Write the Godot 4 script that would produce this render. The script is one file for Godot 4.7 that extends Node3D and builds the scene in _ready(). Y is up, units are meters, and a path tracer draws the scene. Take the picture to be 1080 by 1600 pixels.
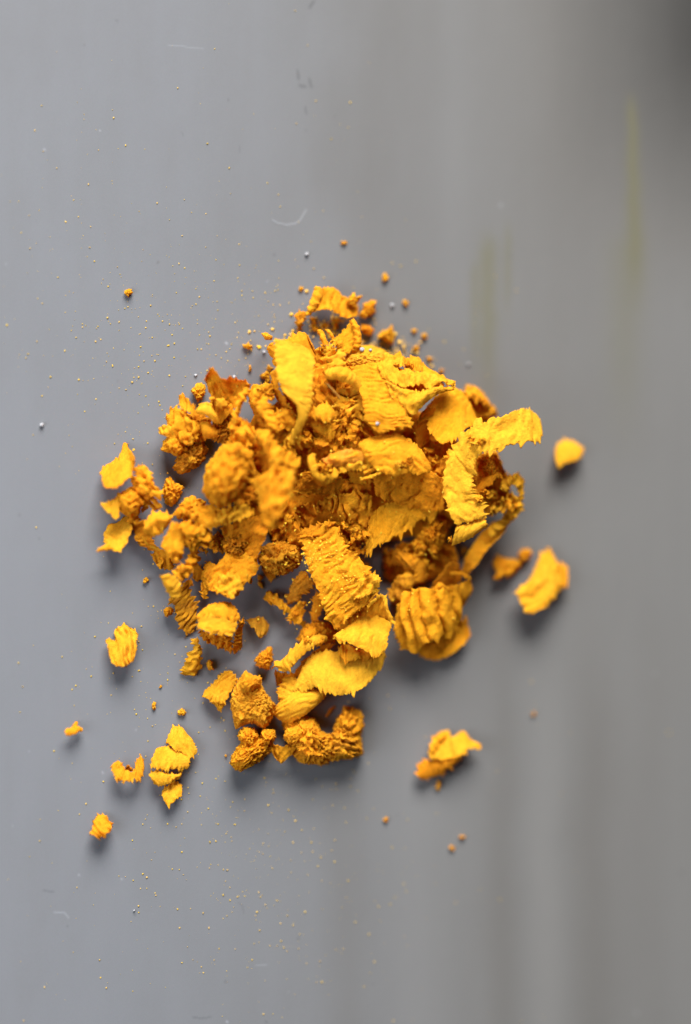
extends Node3D

# Close-up of a heap of crumbled golden flakes on a grey painted board.
# The camera leans a little, so the board's right side lies farther off and falls out of focus.
# Shapes are given in units of a tenth of a millimetre (x right, y towards the viewer, h up).

const S := 0.0001
const TILT := 15.0
const DIST := 0.42
const FOCAL := 62.9

var eye := Vector3.ZERO
var fwd := Vector3.ZERO
var rgt := Vector3.ZERO
var upv := Vector3.ZERO
var half := 0.0
var noise_a := FastNoiseLite.new()
var noise_b := FastNoiseLite.new()
var noise_c := FastNoiseLite.new()
var noise_g := FastNoiseLite.new()
var mat_flake: StandardMaterial3D
var used := {}
var seed_n := 0
var tris := 0
var top_h := {}                # height reached over each half-millimetre cell
var rise := 1.0                 # how far the heap is heaped up

# real pigment tones, linear
const GOLD := Color(0.92, 0.435, 0.020)
const LEMON := Color(0.93, 0.50, 0.030)
const ORANGE := Color(0.89, 0.355, 0.014)
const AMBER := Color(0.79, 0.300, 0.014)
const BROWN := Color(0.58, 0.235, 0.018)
const PEACH := Color(0.80, 0.34, 0.045)


func _ready() -> void:
	# ---- camera, light, exposure
	var t := deg_to_rad(TILT)
	half = 12.0 / FOCAL
	eye = Vector3(-DIST * sin(t), DIST * cos(t), 0)
	fwd = -eye.normalized()
	upv = Vector3(0, 0, -1)
	rgt = fwd.cross(upv).normalized()
	var cam := Camera3D.new()
	cam.name = "camera"
	var att := CameraAttributesPhysical.new()
	att.frustum_focal_length = FOCAL
	att.frustum_near = 0.03
	att.frustum_far = 20.0
	att.frustum_focus_distance = 0.4118
	att.exposure_aperture = 2.0
	cam.attributes = att
	add_child(cam)
	cam.look_at_from_position(eye, Vector3.ZERO, upv)
	cam.fov = rad_to_deg(2.0 * atan(half))
	cam.near = 0.03
	cam.far = 20.0
	cam.current = true

	var we := WorldEnvironment.new()
	we.name = "environment"
	var env := Environment.new()
	env.background_mode = Environment.BG_COLOR
	env.background_color = Color(0.165, 0.16, 0.152)
	env.background_energy_multiplier = 1.0
	env.tonemap_mode = Environment.TONE_MAPPER_LINEAR
	env.tonemap_exposure = 1.0
	env.sdfgi_enabled = true
	env.ssao_enabled = true
	env.ssil_enabled = true
	we.environment = env
	add_child(we)

	var win := AreaLight3D.new()   # the room's window, beyond the top of the picture
	win.name = "window_light"
	win.area_size = Vector2(0.86, 0.74)
	win.light_color = Color(1.0, 0.985, 0.965)
	win.light_energy = 5.7
	win.shadow_enabled = true
	add_child(win)
	win.look_at_from_position(Vector3(-0.08, 0.79, -1.10), Vector3(0.0, 0, 0.0), Vector3.UP)

	var side := AreaLight3D.new()   # cooler unseen fill, added to brighten the left side of the board
	side.name = "side_fill_light"
	side.area_size = Vector2(0.22, 0.22)
	side.light_color = Color(0.95, 0.97, 1.0)
	side.light_energy = 0.115
	side.shadow_enabled = true
	add_child(side)
	side.look_at_from_position(Vector3(-0.30, 0.23, 0.06), Vector3(0.0, 0, 0.02), Vector3.UP)

	noise_a.seed = 11; noise_a.noise_type = FastNoiseLite.TYPE_SIMPLEX; noise_a.frequency = 1.0; noise_a.fractal_type = FastNoiseLite.FRACTAL_NONE
	noise_b.seed = 23; noise_b.noise_type = FastNoiseLite.TYPE_SIMPLEX; noise_b.frequency = 1.0; noise_b.fractal_type = FastNoiseLite.FRACTAL_FBM; noise_b.fractal_octaves = 3
	noise_c.seed = 37; noise_c.noise_type = FastNoiseLite.TYPE_SIMPLEX; noise_c.frequency = 1.0; noise_c.fractal_type = FastNoiseLite.FRACTAL_RIDGED; noise_c.fractal_octaves = 3

	noise_g.seed = 51; noise_g.noise_type = FastNoiseLite.TYPE_CELLULAR; noise_g.frequency = 1.0; noise_g.cellular_return_type = FastNoiseLite.RETURN_DISTANCE; noise_g.fractal_type = FastNoiseLite.FRACTAL_NONE

	make_materials()
	make_board()
	rise = 1.6
	make_pile_left()
	rise = 1.35
	make_pile_top()
	make_pile_middle()
	make_pile_low()
	make_torn_bits()
	rise = 0.76
	make_strays()
	rise = 1.0
	make_crumbs()
	make_dust()
	print("triangles ", tris)


# ---------------------------------------------------------------- helpers

func at(x: float, y: float, h: float) -> Vector3:
	var d := fwd + rgt * ((x - 540.0) / 800.0 * half) + upv * ((800.0 - y) / 800.0 * half)
	return eye + d * ((h * S - eye.y) / d.y)


func note_height(q: Vector3) -> void:
	var key := int(q.x / 5.0) * 1000 + int(q.y / 5.0)
	if q.z > top_h.get(key, 0.0):
		top_h[key] = q.z


func height_at(x: float, y: float) -> float:
	return top_h.get(int(x / 5.0) * 1000 + int(y / 5.0), 0.0)


func numbered(called: String) -> String:
	if not used.has(called):
		used[called] = 0
		return called
	used[called] += 1
	return "%s_%03d" % [called, used[called]]


func spline(k: Array, u: float) -> Vector3:
	var n := k.size() / 3
	var f := clampf(u, 0.0, 1.0) * (n - 1)
	var i := mini(int(f), n - 2)
	f -= i
	var p1 := Vector3(k[i * 3], k[i * 3 + 1], k[i * 3 + 2] * rise)
	var p2 := Vector3(k[i * 3 + 3], k[i * 3 + 4], k[i * 3 + 5] * rise)
	var p0 := p1 * 2 - p2
	var p3 := p2 * 2 - p1
	if i > 0:
		p0 = Vector3(k[i * 3 - 3], k[i * 3 - 2], k[i * 3 - 1] * rise)
	if i < n - 2:
		p3 = Vector3(k[i * 3 + 6], k[i * 3 + 7], k[i * 3 + 8] * rise)
	return 0.5 * (2 * p1 + (p2 - p0) * f + (2 * p0 - 5 * p1 + 4 * p2 - p3) * f * f + (3 * p1 - p0 - 3 * p2 + p3) * f * f * f)


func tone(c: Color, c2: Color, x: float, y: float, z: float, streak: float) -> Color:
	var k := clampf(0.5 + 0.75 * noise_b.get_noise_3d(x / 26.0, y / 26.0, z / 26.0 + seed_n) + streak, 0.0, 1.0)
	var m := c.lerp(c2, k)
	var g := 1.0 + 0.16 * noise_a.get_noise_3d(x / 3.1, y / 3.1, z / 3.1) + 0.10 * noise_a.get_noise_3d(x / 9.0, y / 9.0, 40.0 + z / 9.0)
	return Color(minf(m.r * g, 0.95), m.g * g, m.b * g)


func teeth(q: float, period: float, k: float) -> float:
	# ragged saw teeth along a torn edge, from -0.5 to 1
	var w := q / period + 0.5 * noise_a.get_noise_2d(q / (period * 2.3), k)
	var f := w - floorf(w)
	var saw := 1.0 - absf(f * 2.0 - 1.0)
	var big := 0.6 + 0.9 * noise_a.get_noise_2d(floorf(w) * 7.3, k + 5.0)
	return pow(saw, 0.8) * clampf(big, 0.35, 1.3) * 2.2 + 0.7 * noise_b.get_noise_2d(q / (period * 3.5), k + 9.0) - 0.9


# A thin, two-sided sheet between two edge curves, crumpled along its normal.
func sheet(a: Array, b: Array, o := {}) -> Dictionary:
	seed_n += 1
	var sd := seed_n * 17.31
	var step: float = o.get("step", 1.2)
	var th: float = o.get("th", 2.1)
	var arch: float = o.get("arch", 0.0)
	var amp: float = o.get("amp", 1.2)
	var per: float = o.get("per", 11.0)
	var along: bool = o.get("along", false)      # ridges along the sheet instead of across it
	var wav: float = o.get("wav", 2.5)
	var wl: float = o.get("wl", 32.0)
	var rough: float = o.get("rough", 0.7)
	var sa: float = o.get("sa", 3.0)
	var sb: float = o.get("sb", 3.0)
	var tp: float = o.get("tooth", 7.0)
	var e0: float = o.get("e0", 3.0)
	var e1: float = o.get("e1", 3.0)
	var even: bool = o.get("even", false)
	var skew: float = o.get("skew", 0.0)
	var crisp: float = o.get("crisp", 0.8)
	var warp: float = o.get("warp", 0.6)
	var c: Color = o.get("c", GOLD)
	var c2: Color = o.get("c2", c)
	var streak: float = o.get("streak", 0.0)
	var la := 0.0
	var wd := 0.0
	var m := 24
	for i in m:
		var u0 := float(i) / m
		var u1 := float(i + 1) / m
		la += ((spline(a, u0) + spline(b, u0)) - (spline(a, u1) + spline(b, u1))).length() * 0.5
		wd += (spline(a, u0) - spline(b, u0)).length() / m
	wd = maxf(wd, 2.0)
	var nu := clampi(int(la / step), 8, 190)
	var nv := clampi(int(wd / step), 5, 110)
	var ra: Array[Vector3] = []
	var rb: Array[Vector3] = []
	for i in nu + 1:
		ra.append(spline(a, float(i) / nu))
		rb.append(spline(b, float(i) / nu))
	var mid := nu / 2
	var nn := (ra[mini(mid + 1, nu)] + rb[mini(mid + 1, nu)] - ra[mid - 1] - rb[mid - 1]).cross(rb[mid] - ra[mid])
	var sgn: float = 1.0 if nn.z >= 0 else -1.0
	if o.has("flip"):
		sgn = -sgn
	var count := (nu + 1) * (nv + 1)
	var vert := PackedVector3Array(); vert.resize(count * 2)
	var cols := PackedColorArray(); cols.resize(count * 2)
	var uvs := PackedVector2Array(); uvs.resize(count * 2)
	var last_n := Vector3(0, 0, 1)
	for i in nu + 1:
		var u := float(i) / nu
		for j in nv + 1:
			var v := float(j) / nv
			var j0 := e0 / la * (0.5 + 0.9 * noise_b.get_noise_2d(v * wd / 9.0, sd) + 0.35 * noise_a.get_noise_2d(v * wd / 2.6, sd))
			var j1 := e1 / la * (0.5 + 0.9 * noise_b.get_noise_2d(v * wd / 9.0, sd + 50.0) + 0.35 * noise_a.get_noise_2d(v * wd / 2.6, sd + 50.0))
			var ue := clampf(lerpf(j0, 1.0 - j1, u), 0.0, 1.0)
			var fi := ue * nu
			var ii := mini(int(fi), nu - 1)
			var pa := ra[ii].lerp(ra[ii + 1], fi - ii)
			var pb := rb[ii].lerp(rb[ii + 1], fi - ii)
			var w := maxf((pb - pa).length(), 1.0)
			var q := ue * la
			var ta := sa * teeth(q, tp, sd) if sa > 0.0 else 0.0
			var tb := sb * teeth(q + 300.0, tp, sd + 3.0) if sb > 0.0 else 0.0
			# only the outer share of the width takes the teeth
			var ea := maxf(0.0, 1.0 - v * w / 7.0)
			var eb := maxf(0.0, 1.0 - (1.0 - v) * w / 7.0)
			var ve := v - ta * ea / w + tb * eb / w
			var p := pa.lerp(pb, ve)
			var tu := (ra[ii + 1] - ra[ii]).lerp(rb[ii + 1] - rb[ii], v)
			var n := tu.cross(pb - pa) * sgn
			n = n.normalized() if n.length() > 1e-5 else last_n
			last_n = n
			var vw := v * w
			var ph := (vw if along else q) + skew * (q if along else vw)
			ph += per * warp * noise_a.get_noise_3d(q / 40.0, vw / 40.0, sd)
			ph += per * 0.2 * warp * noise_a.get_noise_3d(q / 9.0, vw / 14.0, sd + 7.0)
			var rdg := pow(absf(sin(PI * ph / per + sd)), crisp) * 2.0 - 1.2
			if not even:
				rdg *= clampf(0.7 + 1.2 * noise_a.get_noise_3d(q / 26.0, vw / 20.0, sd + 20.0), 0.05, 1.7)
			var d := arch * 4.0 * v * (1.0 - v)
			d += wav * (1.3 * noise_a.get_noise_3d(q / wl / 1.3, vw / wl / 1.3, sd + 31.0) + 0.35 * noise_b.get_noise_3d(q / wl * 1.5, vw / wl * 1.5, sd + 31.0))
			d += amp * rdg
			var g := rough * 0.62 * (noise_b.get_noise_3d(q / 3.6, vw / 3.6, sd) + 0.9 * noise_a.get_noise_3d(q / 1.9, vw / 1.9, sd))
			var rim := minf(minf(v, 1.0 - v) * w, minf(u, 1.0 - u) * la)
			var tk := th * 0.5 * (0.45 + 0.55 * minf(rim / 4.0, 1.0))
			var up := p + n * (d + tk + g)
			var dn := p + n * (d - tk + rough * noise_b.get_noise_3d(q / 4.2, vw / 4.2, sd + 60.0))
			up.z = maxf(up.z, 1.6)
			dn.z = maxf(dn.z, 0.5)
			var k := i * (nv + 1) + j
			vert[k] = at(up.x, up.y, up.z)
			note_height(up)
			vert[k + count] = at(dn.x, dn.y, dn.z)
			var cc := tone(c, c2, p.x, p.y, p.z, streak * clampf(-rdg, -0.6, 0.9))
			cols[k] = cc
			cols[k + count] = cc
			uvs[k] = Vector2(q, vw) / 64.0 + Vector2(sd, sd * 0.37)
			uvs[k + count] = uvs[k] + Vector2(0.4, 0.3)
	var idx := PackedInt32Array()
	for i in nu:
		for j in nv:
			var k := i * (nv + 1) + j
			var l := k + nv + 1
			if sgn > 0:
				idx.append_array([k, k + 1, l, k + 1, l + 1, l])
				idx.append_array([count + k, count + l, count + k + 1, count + k + 1, count + l, count + l + 1])
			else:
				idx.append_array([k, l, k + 1, k + 1, l, l + 1])
				idx.append_array([count + k, count + k + 1, count + l, count + k + 1, count + l + 1, count + l])
	var ring: Array[int] = []
	for j in nv: ring.append(j)
	for i in nu: ring.append(i * (nv + 1) + nv)
	for j in nv: ring.append(nu * (nv + 1) + nv - j)
	for i in nu: ring.append((nu - i) * (nv + 1))
	for r in ring.size():
		var k := ring[r]
		var l := ring[(r + 1) % ring.size()]
		if sgn > 0:
			idx.append_array([k, k + count, l, l, k + count, l + count])
		else:
			idx.append_array([k, l, k + count, l, l + count, k + count])
	return {"v": vert, "c": cols, "uv": uvs, "i": idx}


# A craggy solid crumb standing on the board or the heap, with the given outline.
func crag(outline: Array, low: float, high: float, o := {}) -> Dictionary:
	var h0 := low * rise
	var h1 := high * rise
	seed_n += 1
	var sd := seed_n * 13.77
	var step: float = o.get("step", 1.35)
	var amp: float = o.get("amp", 4.0)
	var sc: float = o.get("sc", 15.0)
	var rough: float = o.get("rough", 1.2)
	var fib: float = o.get("fib", 1.0)          # >1: noise drawn out along ang
	var ang := deg_to_rad(o.get("ang", 0.0))
	var box: float = o.get("box", 0.7)
	var grain: float = o.get("grain", 0.0)      # size of rounded granules standing proud
	var gsz: float = o.get("gsz", 5.0)
	var lean: float = o.get("lean", 0.0)        # raises the near side, lowers the far one
	var c: Color = o.get("c", GOLD)
	var c2: Color = o.get("c2", AMBER)
	var n := outline.size() / 2
	var ctr := Vector2.ZERO
	for i in n:
		ctr += Vector2(outline[i * 2], outline[i * 2 + 1]) / n
	var peri := 0.0
	for i in n:
		var j := (i + 1) % n
		peri += Vector2(outline[i * 2] - outline[j * 2], outline[i * 2 + 1] - outline[j * 2 + 1]).length()
	var nt := clampi(int(peri / step), 12, 170)
	var np := clampi(int((peri / 4.0 + (h1 - h0)) / step), 8, 80)
	var rad := PackedFloat32Array(); rad.resize(nt)
	for k in nt:
		var th := TAU * k / nt
		var dir := Vector2(cos(th), sin(th))
		var best := 0.0
		for i in n:
			var j := (i + 1) % n
			var p := Vector2(outline[i * 2], outline[i * 2 + 1]) - ctr
			var e := Vector2(outline[j * 2], outline[j * 2 + 1]) - ctr - p
			var den := dir.cross(e)
			if absf(den) > 1e-6:
				var tt := p.cross(e) / den
				var ss := p.cross(dir) / den
				if tt > 0 and ss >= -0.001 and ss <= 1.001:
					best = maxf(best, tt)
		rad[k] = maxf(best, 1.5)
	var hm := h0 + 0.4 * (h1 - h0)
	var count := nt * (np + 1)
	var vert := PackedVector3Array(); vert.resize(count)
	var cols := PackedColorArray(); cols.resize(count)
	var uvs := PackedVector2Array(); uvs.resize(count)
	var ca := cos(ang)
	var sn := sin(ang)
	for i in np + 1:
		var tau := PI * (float(i) / np - 0.5)
		var hor := cos(tau) if i > 0 and i < np else 0.0
		var cph := pow(maxf(hor, 0.0), 1.0 / box)
		var ver := sqrt(maxf(0.0, 1.0 - cph * cph)) * signf(tau)
		var phi := asin(clampf(ver, -1.0, 1.0))
		for k in nt:
			var th := TAU * k / nt
			var x := ctr.x + cos(th) * rad[k] * hor
			var y := ctr.y + sin(th) * rad[k] * hor
			var h := hm + (ver * (h1 - hm) if ver > 0 else ver * (hm - h0))
			h += lean * (y - ctr.y)
			var nrm := Vector3(cos(th) * cos(phi), sin(th) * cos(phi), sin(phi))
			var fx := ((x * ca + y * sn) / fib) / sc
			var fy := (-x * sn + y * ca) / sc
			var d := amp * (noise_c.get_noise_3d(fx, fy, h / sc + sd) * 1.1 - 0.15)
			if grain == 0.0 and amp > 2.0:
				# flaky layers: the relief goes down in small ledges with creases between them
				var lay := amp * 0.62
				var tq := d / lay + 0.5 * noise_a.get_noise_3d(x / 11.0, y / 11.0, h / 11.0 + sd)
				d = lay * (floorf(tq) + smoothstep(0.45, 1.0, tq - floorf(tq)))
				d -= amp * 0.9 * maxf(0.0, noise_c.get_noise_3d(fx * 0.8 + 9.0, fy * 0.8, h / sc * 0.8 + sd) - 0.45)
			d += amp * 0.5 * noise_b.get_noise_3d(fx * 0.6 + 30.0, fy * 0.6, h / sc * 0.6 + sd)
			if grain > 0.0:
				var wx := x / gsz + 0.7 * noise_a.get_noise_3d(x / 8.0, y / 8.0, h / 8.0 + sd)
				var wy := y / gsz + 0.7 * noise_a.get_noise_3d(x / 8.0 + 70.0, y / 8.0, h / 8.0 + sd)
				var big := 0.35 + 1.1 * clampf(0.5 + noise_a.get_noise_3d(x / 15.0, y / 15.0, h / 15.0 + sd * 2.0), 0.0, 1.0)
				d += grain * big * (-noise_g.get_noise_3d(wx, wy, h / gsz + sd) - 0.35)
				d += grain * 0.4 * (-noise_g.get_noise_3d(wx * 2.3, wy * 2.3, h / gsz * 2.3 + sd) - 0.35)
			d += rough * (noise_b.get_noise_3d(x / 4.0, y / 4.0, h / 4.0 + sd) * 1.3 + 0.6 * noise_a.get_noise_3d(x / 1.9, y / 1.9, h / 1.9 + sd))
			var lim := minf(1.0, rad[k] * 0.16)
			x += nrm.x * d * lim
			y += nrm.y * d * lim
			h = maxf(h + nrm.z * d, 0.6)
			var id := i * nt + k
			vert[id] = at(x, y, h)
			note_height(Vector3(x, y, h))
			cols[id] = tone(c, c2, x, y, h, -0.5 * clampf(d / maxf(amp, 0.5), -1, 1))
			uvs[id] = Vector2(x + h * 0.7, y - h * 0.5) / 64.0 + Vector2(sd, 0)
	var idx := PackedInt32Array()
	for i in np:
		for k in nt:
			var l := (k + 1) % nt
			var p := i * nt + k
			var q := i * nt + l
			idx.append_array([p, p + nt, q, q, p + nt, q + nt])
	return {"v": vert, "c": cols, "uv": uvs, "i": idx}


func to_mesh(d: Dictionary, base: Vector3, m: Material) -> ArrayMesh:
	var v: PackedVector3Array = d.v
	for i in v.size():
		v[i] -= base
	var arr := []
	arr.resize(Mesh.ARRAY_MAX)
	arr[Mesh.ARRAY_VERTEX] = v
	arr[Mesh.ARRAY_COLOR] = d.c
	arr[Mesh.ARRAY_TEX_UV] = d.uv
	arr[Mesh.ARRAY_INDEX] = d.i
	tris += d.i.size() / 3
	var am := ArrayMesh.new()
	am.add_surface_from_arrays(Mesh.PRIMITIVE_TRIANGLES, arr)
	var st := SurfaceTool.new()
	st.create_from(am, 0)
	st.generate_normals()
	st.set_material(m)
	return st.commit()


func base_of(parts: Array) -> Vector3:
	var lo := Vector3(1e9, 1e9, 1e9)
	var hi := -lo
	for p in parts:
		var v: PackedVector3Array = p[1].v
		for q in v:
			lo = lo.min(q)
			hi = hi.max(q)
	return Vector3((lo.x + hi.x) / 2, lo.y, (lo.z + hi.z) / 2)


# One thing: a single mesh, or a node with one mesh per part. parts = [[part name, shape, label?], ...]
func thing(called: String, label: String, category: String, group: String, parts: Array, m: Material = null) -> Node3D:
	if m == null:
		m = mat_flake
	var base := base_of(parts)
	var root: Node3D
	if parts.size() == 1:
		var mi := MeshInstance3D.new()
		mi.mesh = to_mesh(parts[0][1], base, m)
		root = mi
	else:
		root = Node3D.new()
		for p in parts:
			var mi := MeshInstance3D.new()
			mi.name = p[0]
			mi.mesh = to_mesh(p[1], base, m)
			if p.size() > 2:
				mi.set_meta("label", p[2])
			root.add_child(mi, true)
	root.name = numbered(called)
	root.position = base
	root.set_meta("label", label)
	root.set_meta("category", category)
	if group != "":
		root.set_meta("group", group)
	add_child(root, true)
	return root


func make_materials() -> void:
	mat_flake = StandardMaterial3D.new()
	mat_flake.vertex_color_use_as_albedo = true
	mat_flake.roughness = 0.92
	mat_flake.metallic_specular = 0.25
	var nz := FastNoiseLite.new()
	nz.seed = 5
	nz.noise_type = FastNoiseLite.TYPE_SIMPLEX
	nz.frequency = 0.085
	nz.fractal_octaves = 4
	nz.fractal_gain = 0.6
	var tx := NoiseTexture2D.new()
	tx.width = 512
	tx.height = 512
	tx.seamless = true
	tx.noise = nz
	mat_flake.backlight_enabled = true           # thin dried flakes let a warm light through
	mat_flake.backlight = Color(0.80, 0.43, 0.14)
	mat_flake.heightmap_enabled = true
	mat_flake.heightmap_texture = tx
	mat_flake.heightmap_scale = 0.0085


func smear(x: float, c: float, w: float) -> float:
	var d := (x - c) / w
	return exp(-d * d)


func stroke(im: Image, pts: Array, wpx: float, col: Color, strength: float) -> void:
	# a hairline mark, given in board units, laid into the paint
	for s in range(0, pts.size() - 2, 2):
		var p := Vector2(pts[s], pts[s + 1])
		var q := Vector2(pts[s + 2], pts[s + 3])
		var steps := int(p.distance_to(q) * 2.0) + 1
		for k in steps:
			var r := p.lerp(q, float(k) / steps)
			var g := at(r.x, r.y, 0.0)
			var tx := (g.x / 0.22 + 0.5) * im.get_width()
			var ty := (g.z / 0.30 + 0.5) * im.get_height()
			var rr := int(ceil(wpx))
			for iy in range(-rr, rr + 1):
				for ix in range(-rr, rr + 1):
					var a := clampf(1.0 - Vector2(floorf(tx) + ix - tx, floorf(ty) + iy - ty).length() / wpx, 0.0, 1.0) * strength
					var px := int(tx) + ix
					var py := int(ty) + iy
					if a > 0.0 and px >= 0 and py >= 0 and px < im.get_width() and py < im.get_height():
						im.set_pixel(px, py, im.get_pixel(px, py).lerp(col, a))


func make_board() -> void:
	var W := 1056
	var H := 1440
	var im := Image.create(W, H, false, Image.FORMAT_RGB8)
	var n1 := FastNoiseLite.new()
	n1.seed = 3
	n1.frequency = 1.0
	n1.fractal_octaves = 4
	for j in H:
		var wz := (float(j) / H - 0.5) * 0.30
		for i in W:
			var wx := (float(i) / W - 0.5) * 0.22
			var rel := Vector3(wx, 0, wz) - eye
			var dep := rel.dot(fwd)
			var x := 540.0 + rel.dot(rgt) / dep / half * 800.0
			var y := 800.0 - rel.dot(upv) / dep / half * 800.0
			var low := smoothstep(850.0, 1250.0, y)
			var topp := 1.0 - smoothstep(250.0, 700.0, y)
			var wob := x + 10.0 * n1.get_noise_2d(y / 500.0, 3.0)
			# brushed vertical smears of lighter and darker paint
			var k := 0.0
			k += low * (-0.13 * smear(wob, 785.0, 28.0) - 0.13 * smear(wob, 925.0, 42.0) + 0.11 * smear(wob, 855.0, 34.0) - 0.08 * smear(wob, 540.0, 40.0) + 0.09 * smear(wob, 655.0, 45.0) - 0.05 * smear(wob, 1010.0, 30.0))
			k += topp * (-0.09 * smear(wob, 600.0, 70.0) - 0.06 * smear(wob, 900.0, 60.0) + 0.04 * smear(wob, 710.0, 30.0) - 0.02)
			k -= 0.72 * smear(wob, 1110.0, 190.0) * (1.0 - smoothstep(20.0, 520.0, y))  # brown corner smear, deepened with painted falloff of the light
			k -= 0.04 * smoothstep(466.0, 496.0, x) * (1.0 - smoothstep(492.0, 640.0, x)) * smoothstep(60.0, 160.0, y) * (1.0 - smoothstep(280.0, 400.0, y))
			k += 0.02 * n1.get_noise_2d(x / 60.0, y / 420.0) + 0.03 * n1.get_noise_2d(x / 200.0, y / 300.0 + 9.0)
			k += 0.022 * n1.get_noise_2d(x / 2.6, y / 2.6 + 50.0)
			var warm := clampf(-k * 3.0, 0.0, 0.5)
			var base := Color(0.2, 0.2, 0.2)
			base = Color(0.155, 0.163, 0.181).lerp(Color(0.138, 0.138, 0.137), smoothstep(150.0, 900.0, x)).lerp(Color(0.148, 0.143, 0.137), warm)  # light fading from left to right is painted into this base tone
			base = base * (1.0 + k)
			# olive stains
			var wy := 10.0 * n1.get_noise_2d(y / 60.0, 20.0)
			var st := 0.55 * smear(x + wy * 0.4, 762.0, 15.0) * smoothstep(345.0, 400.0, y) * (1.0 - smoothstep(480.0, 700.0, y))
			st += 0.35 * smear(x + wy * 0.3, 793.0, 7.0) * smoothstep(330.0, 380.0, y) * (1.0 - smoothstep(430.0, 520.0, y))
			st += 0.30 * smear(x, 740.0, 8.0) * smoothstep(395.0, 430.0, y) * (1.0 - smoothstep(500.0, 620.0, y))
			st += 0.70 * smear(x + wy * 0.3, 985.0 + (y - 140.0) * 0.03, 7.0 + (y - 140.0) * 0.03) * smoothstep(130.0, 180.0, y) * (1.0 - smoothstep(330.0, 520.0, y))
			st += 0.28 * smear(x, 975.0, 28.0) * smoothstep(340.0, 400.0, y) * (1.0 - smoothstep(500.0, 760.0, y))
			base = base.lerp(Color(0.117, 0.112, 0.063), clampf(st, 0.0, 0.9))
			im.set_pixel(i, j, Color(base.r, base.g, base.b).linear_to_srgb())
	var pale := Color(0.72, 0.74, 0.78)
	var dark := Color(0.36, 0.36, 0.37)
	stroke(im, [424, 342, 432, 347, 446, 350, 460, 348, 468, 343, 473, 334, 478, 326], 1.03, pale, 0.09)
	stroke(im, [422, 343, 432, 349, 446, 352], 0.77, dark, 0.09)
	stroke(im, [262, 70, 285, 71, 300, 74, 318, 75], 0.97, pale, 0.05)
	stroke(im, [83, 1424, 100, 1425, 107, 1434], 1.03, pale, 0.07)
	stroke(im, [371, 1409, 378, 1414, 380, 1427], 0.77, dark, 0.07)
	stroke(im, [398, 1508, 417, 1506], 0.77, pale, 0.07)
	stroke(im, [428, 1480, 465, 1476], 0.77, Color(0.62, 0.58, 0.54), 0.06)
	stroke(im, [283, 205, 286, 212], 0.77, dark, 0.06)
	stroke(im, [373, 226, 374, 238], 0.77, dark, 0.07)
	stroke(im, [464, 108, 466, 124], 1.42, dark, 0.09)
	stroke(im, [482, 121, 486, 136], 1.42, dark, 0.09)
	stroke(im, [466, 132, 478, 135], 1.56, dark, 0.06)
	stroke(im, [476, 165, 478, 178], 1.17, dark, 0.06)
	stroke(im, [490, 0, 482, 12], 1.56, dark, 0.09)
	stroke(im, [300, 1588, 312, 1590, 330, 1588], 1.03, dark, 0.06)
	stroke(im, [66, 1390, 84, 1393], 1.03, dark, 0.05)
	stroke(im, [348, 1397, 349, 1399], 1.03, dark, 0.09)
	var rng := RandomNumberGenerator.new()
	rng.seed = 77
	for k in 60:
		var x := rng.randf_range(0, 1080)
		var y := rng.randf_range(0, 1600)
		stroke(im, [x, y, x + rng.randf_range(-3, 3), y + rng.randf_range(-4, 4)], rng.randf_range(0.8, 1.5), dark if rng.randf() < 0.6 else pale, rng.randf_range(0.04, 0.14))
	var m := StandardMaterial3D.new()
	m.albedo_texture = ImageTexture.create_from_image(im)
	m.texture_repeat = false
	m.roughness = 0.48
	m.metallic_specular = 0.45
	var bn := FastNoiseLite.new()
	bn.seed = 8
	bn.frequency = 0.12
	bn.fractal_octaves = 3
	var bt := NoiseTexture2D.new()
	bt.width = 512
	bt.height = 512
	bt.seamless = true
	bt.noise = bn
	m.heightmap_enabled = true
	m.heightmap_texture = bt
	m.heightmap_scale = 0.0012
	m.uv1_scale = Vector3(1, 1, 1)
	# a board 0.7 m by 0.9 m, 12 mm thick, with a chamfered edge
	var a := 0.35
	var b := 0.45
	var bev := 0.002
	var st := SurfaceTool.new()
	st.begin(Mesh.PRIMITIVE_TRIANGLES)
	var rings := [[a - bev, b - bev, 0.0], [a, b, -bev], [a, b, -0.012]]
	var quad := func(p0: Vector3, p1: Vector3, p2: Vector3, p3: Vector3):
		for p: Vector3 in [p0, p1, p2, p0, p2, p3]:
			st.set_uv(Vector2(p.x / 0.22 + 0.5, p.z / 0.30 + 0.5))
			st.set_smooth_group(-1)
			st.add_vertex(p)
	var cor := [Vector2(-1, -1), Vector2(1, -1), Vector2(1, 1), Vector2(-1, 1)]
	var pt := func(r: Array, k: int) -> Vector3: return Vector3(cor[k % 4].x * r[0], r[2], cor[k % 4].y * r[1])
	quad.call(pt.call(rings[0], 0), pt.call(rings[0], 1), pt.call(rings[0], 2), pt.call(rings[0], 3))
	quad.call(pt.call(rings[2], 3), pt.call(rings[2], 2), pt.call(rings[2], 1), pt.call(rings[2], 0))
	for r in 2:
		for k in 4:
			quad.call(pt.call(rings[r], k + 1), pt.call(rings[r], k), pt.call(rings[r + 1], k), pt.call(rings[r + 1], k + 1))
	st.generate_normals()
	st.set_material(m)
	var o := MeshInstance3D.new()
	o.name = "tabletop"
	o.mesh = st.commit()
	o.set_meta("kind", "structure")
	o.set_meta("label", "smooth grey painted board with faint vertical smears and olive stains")
	add_child(o)


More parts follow.
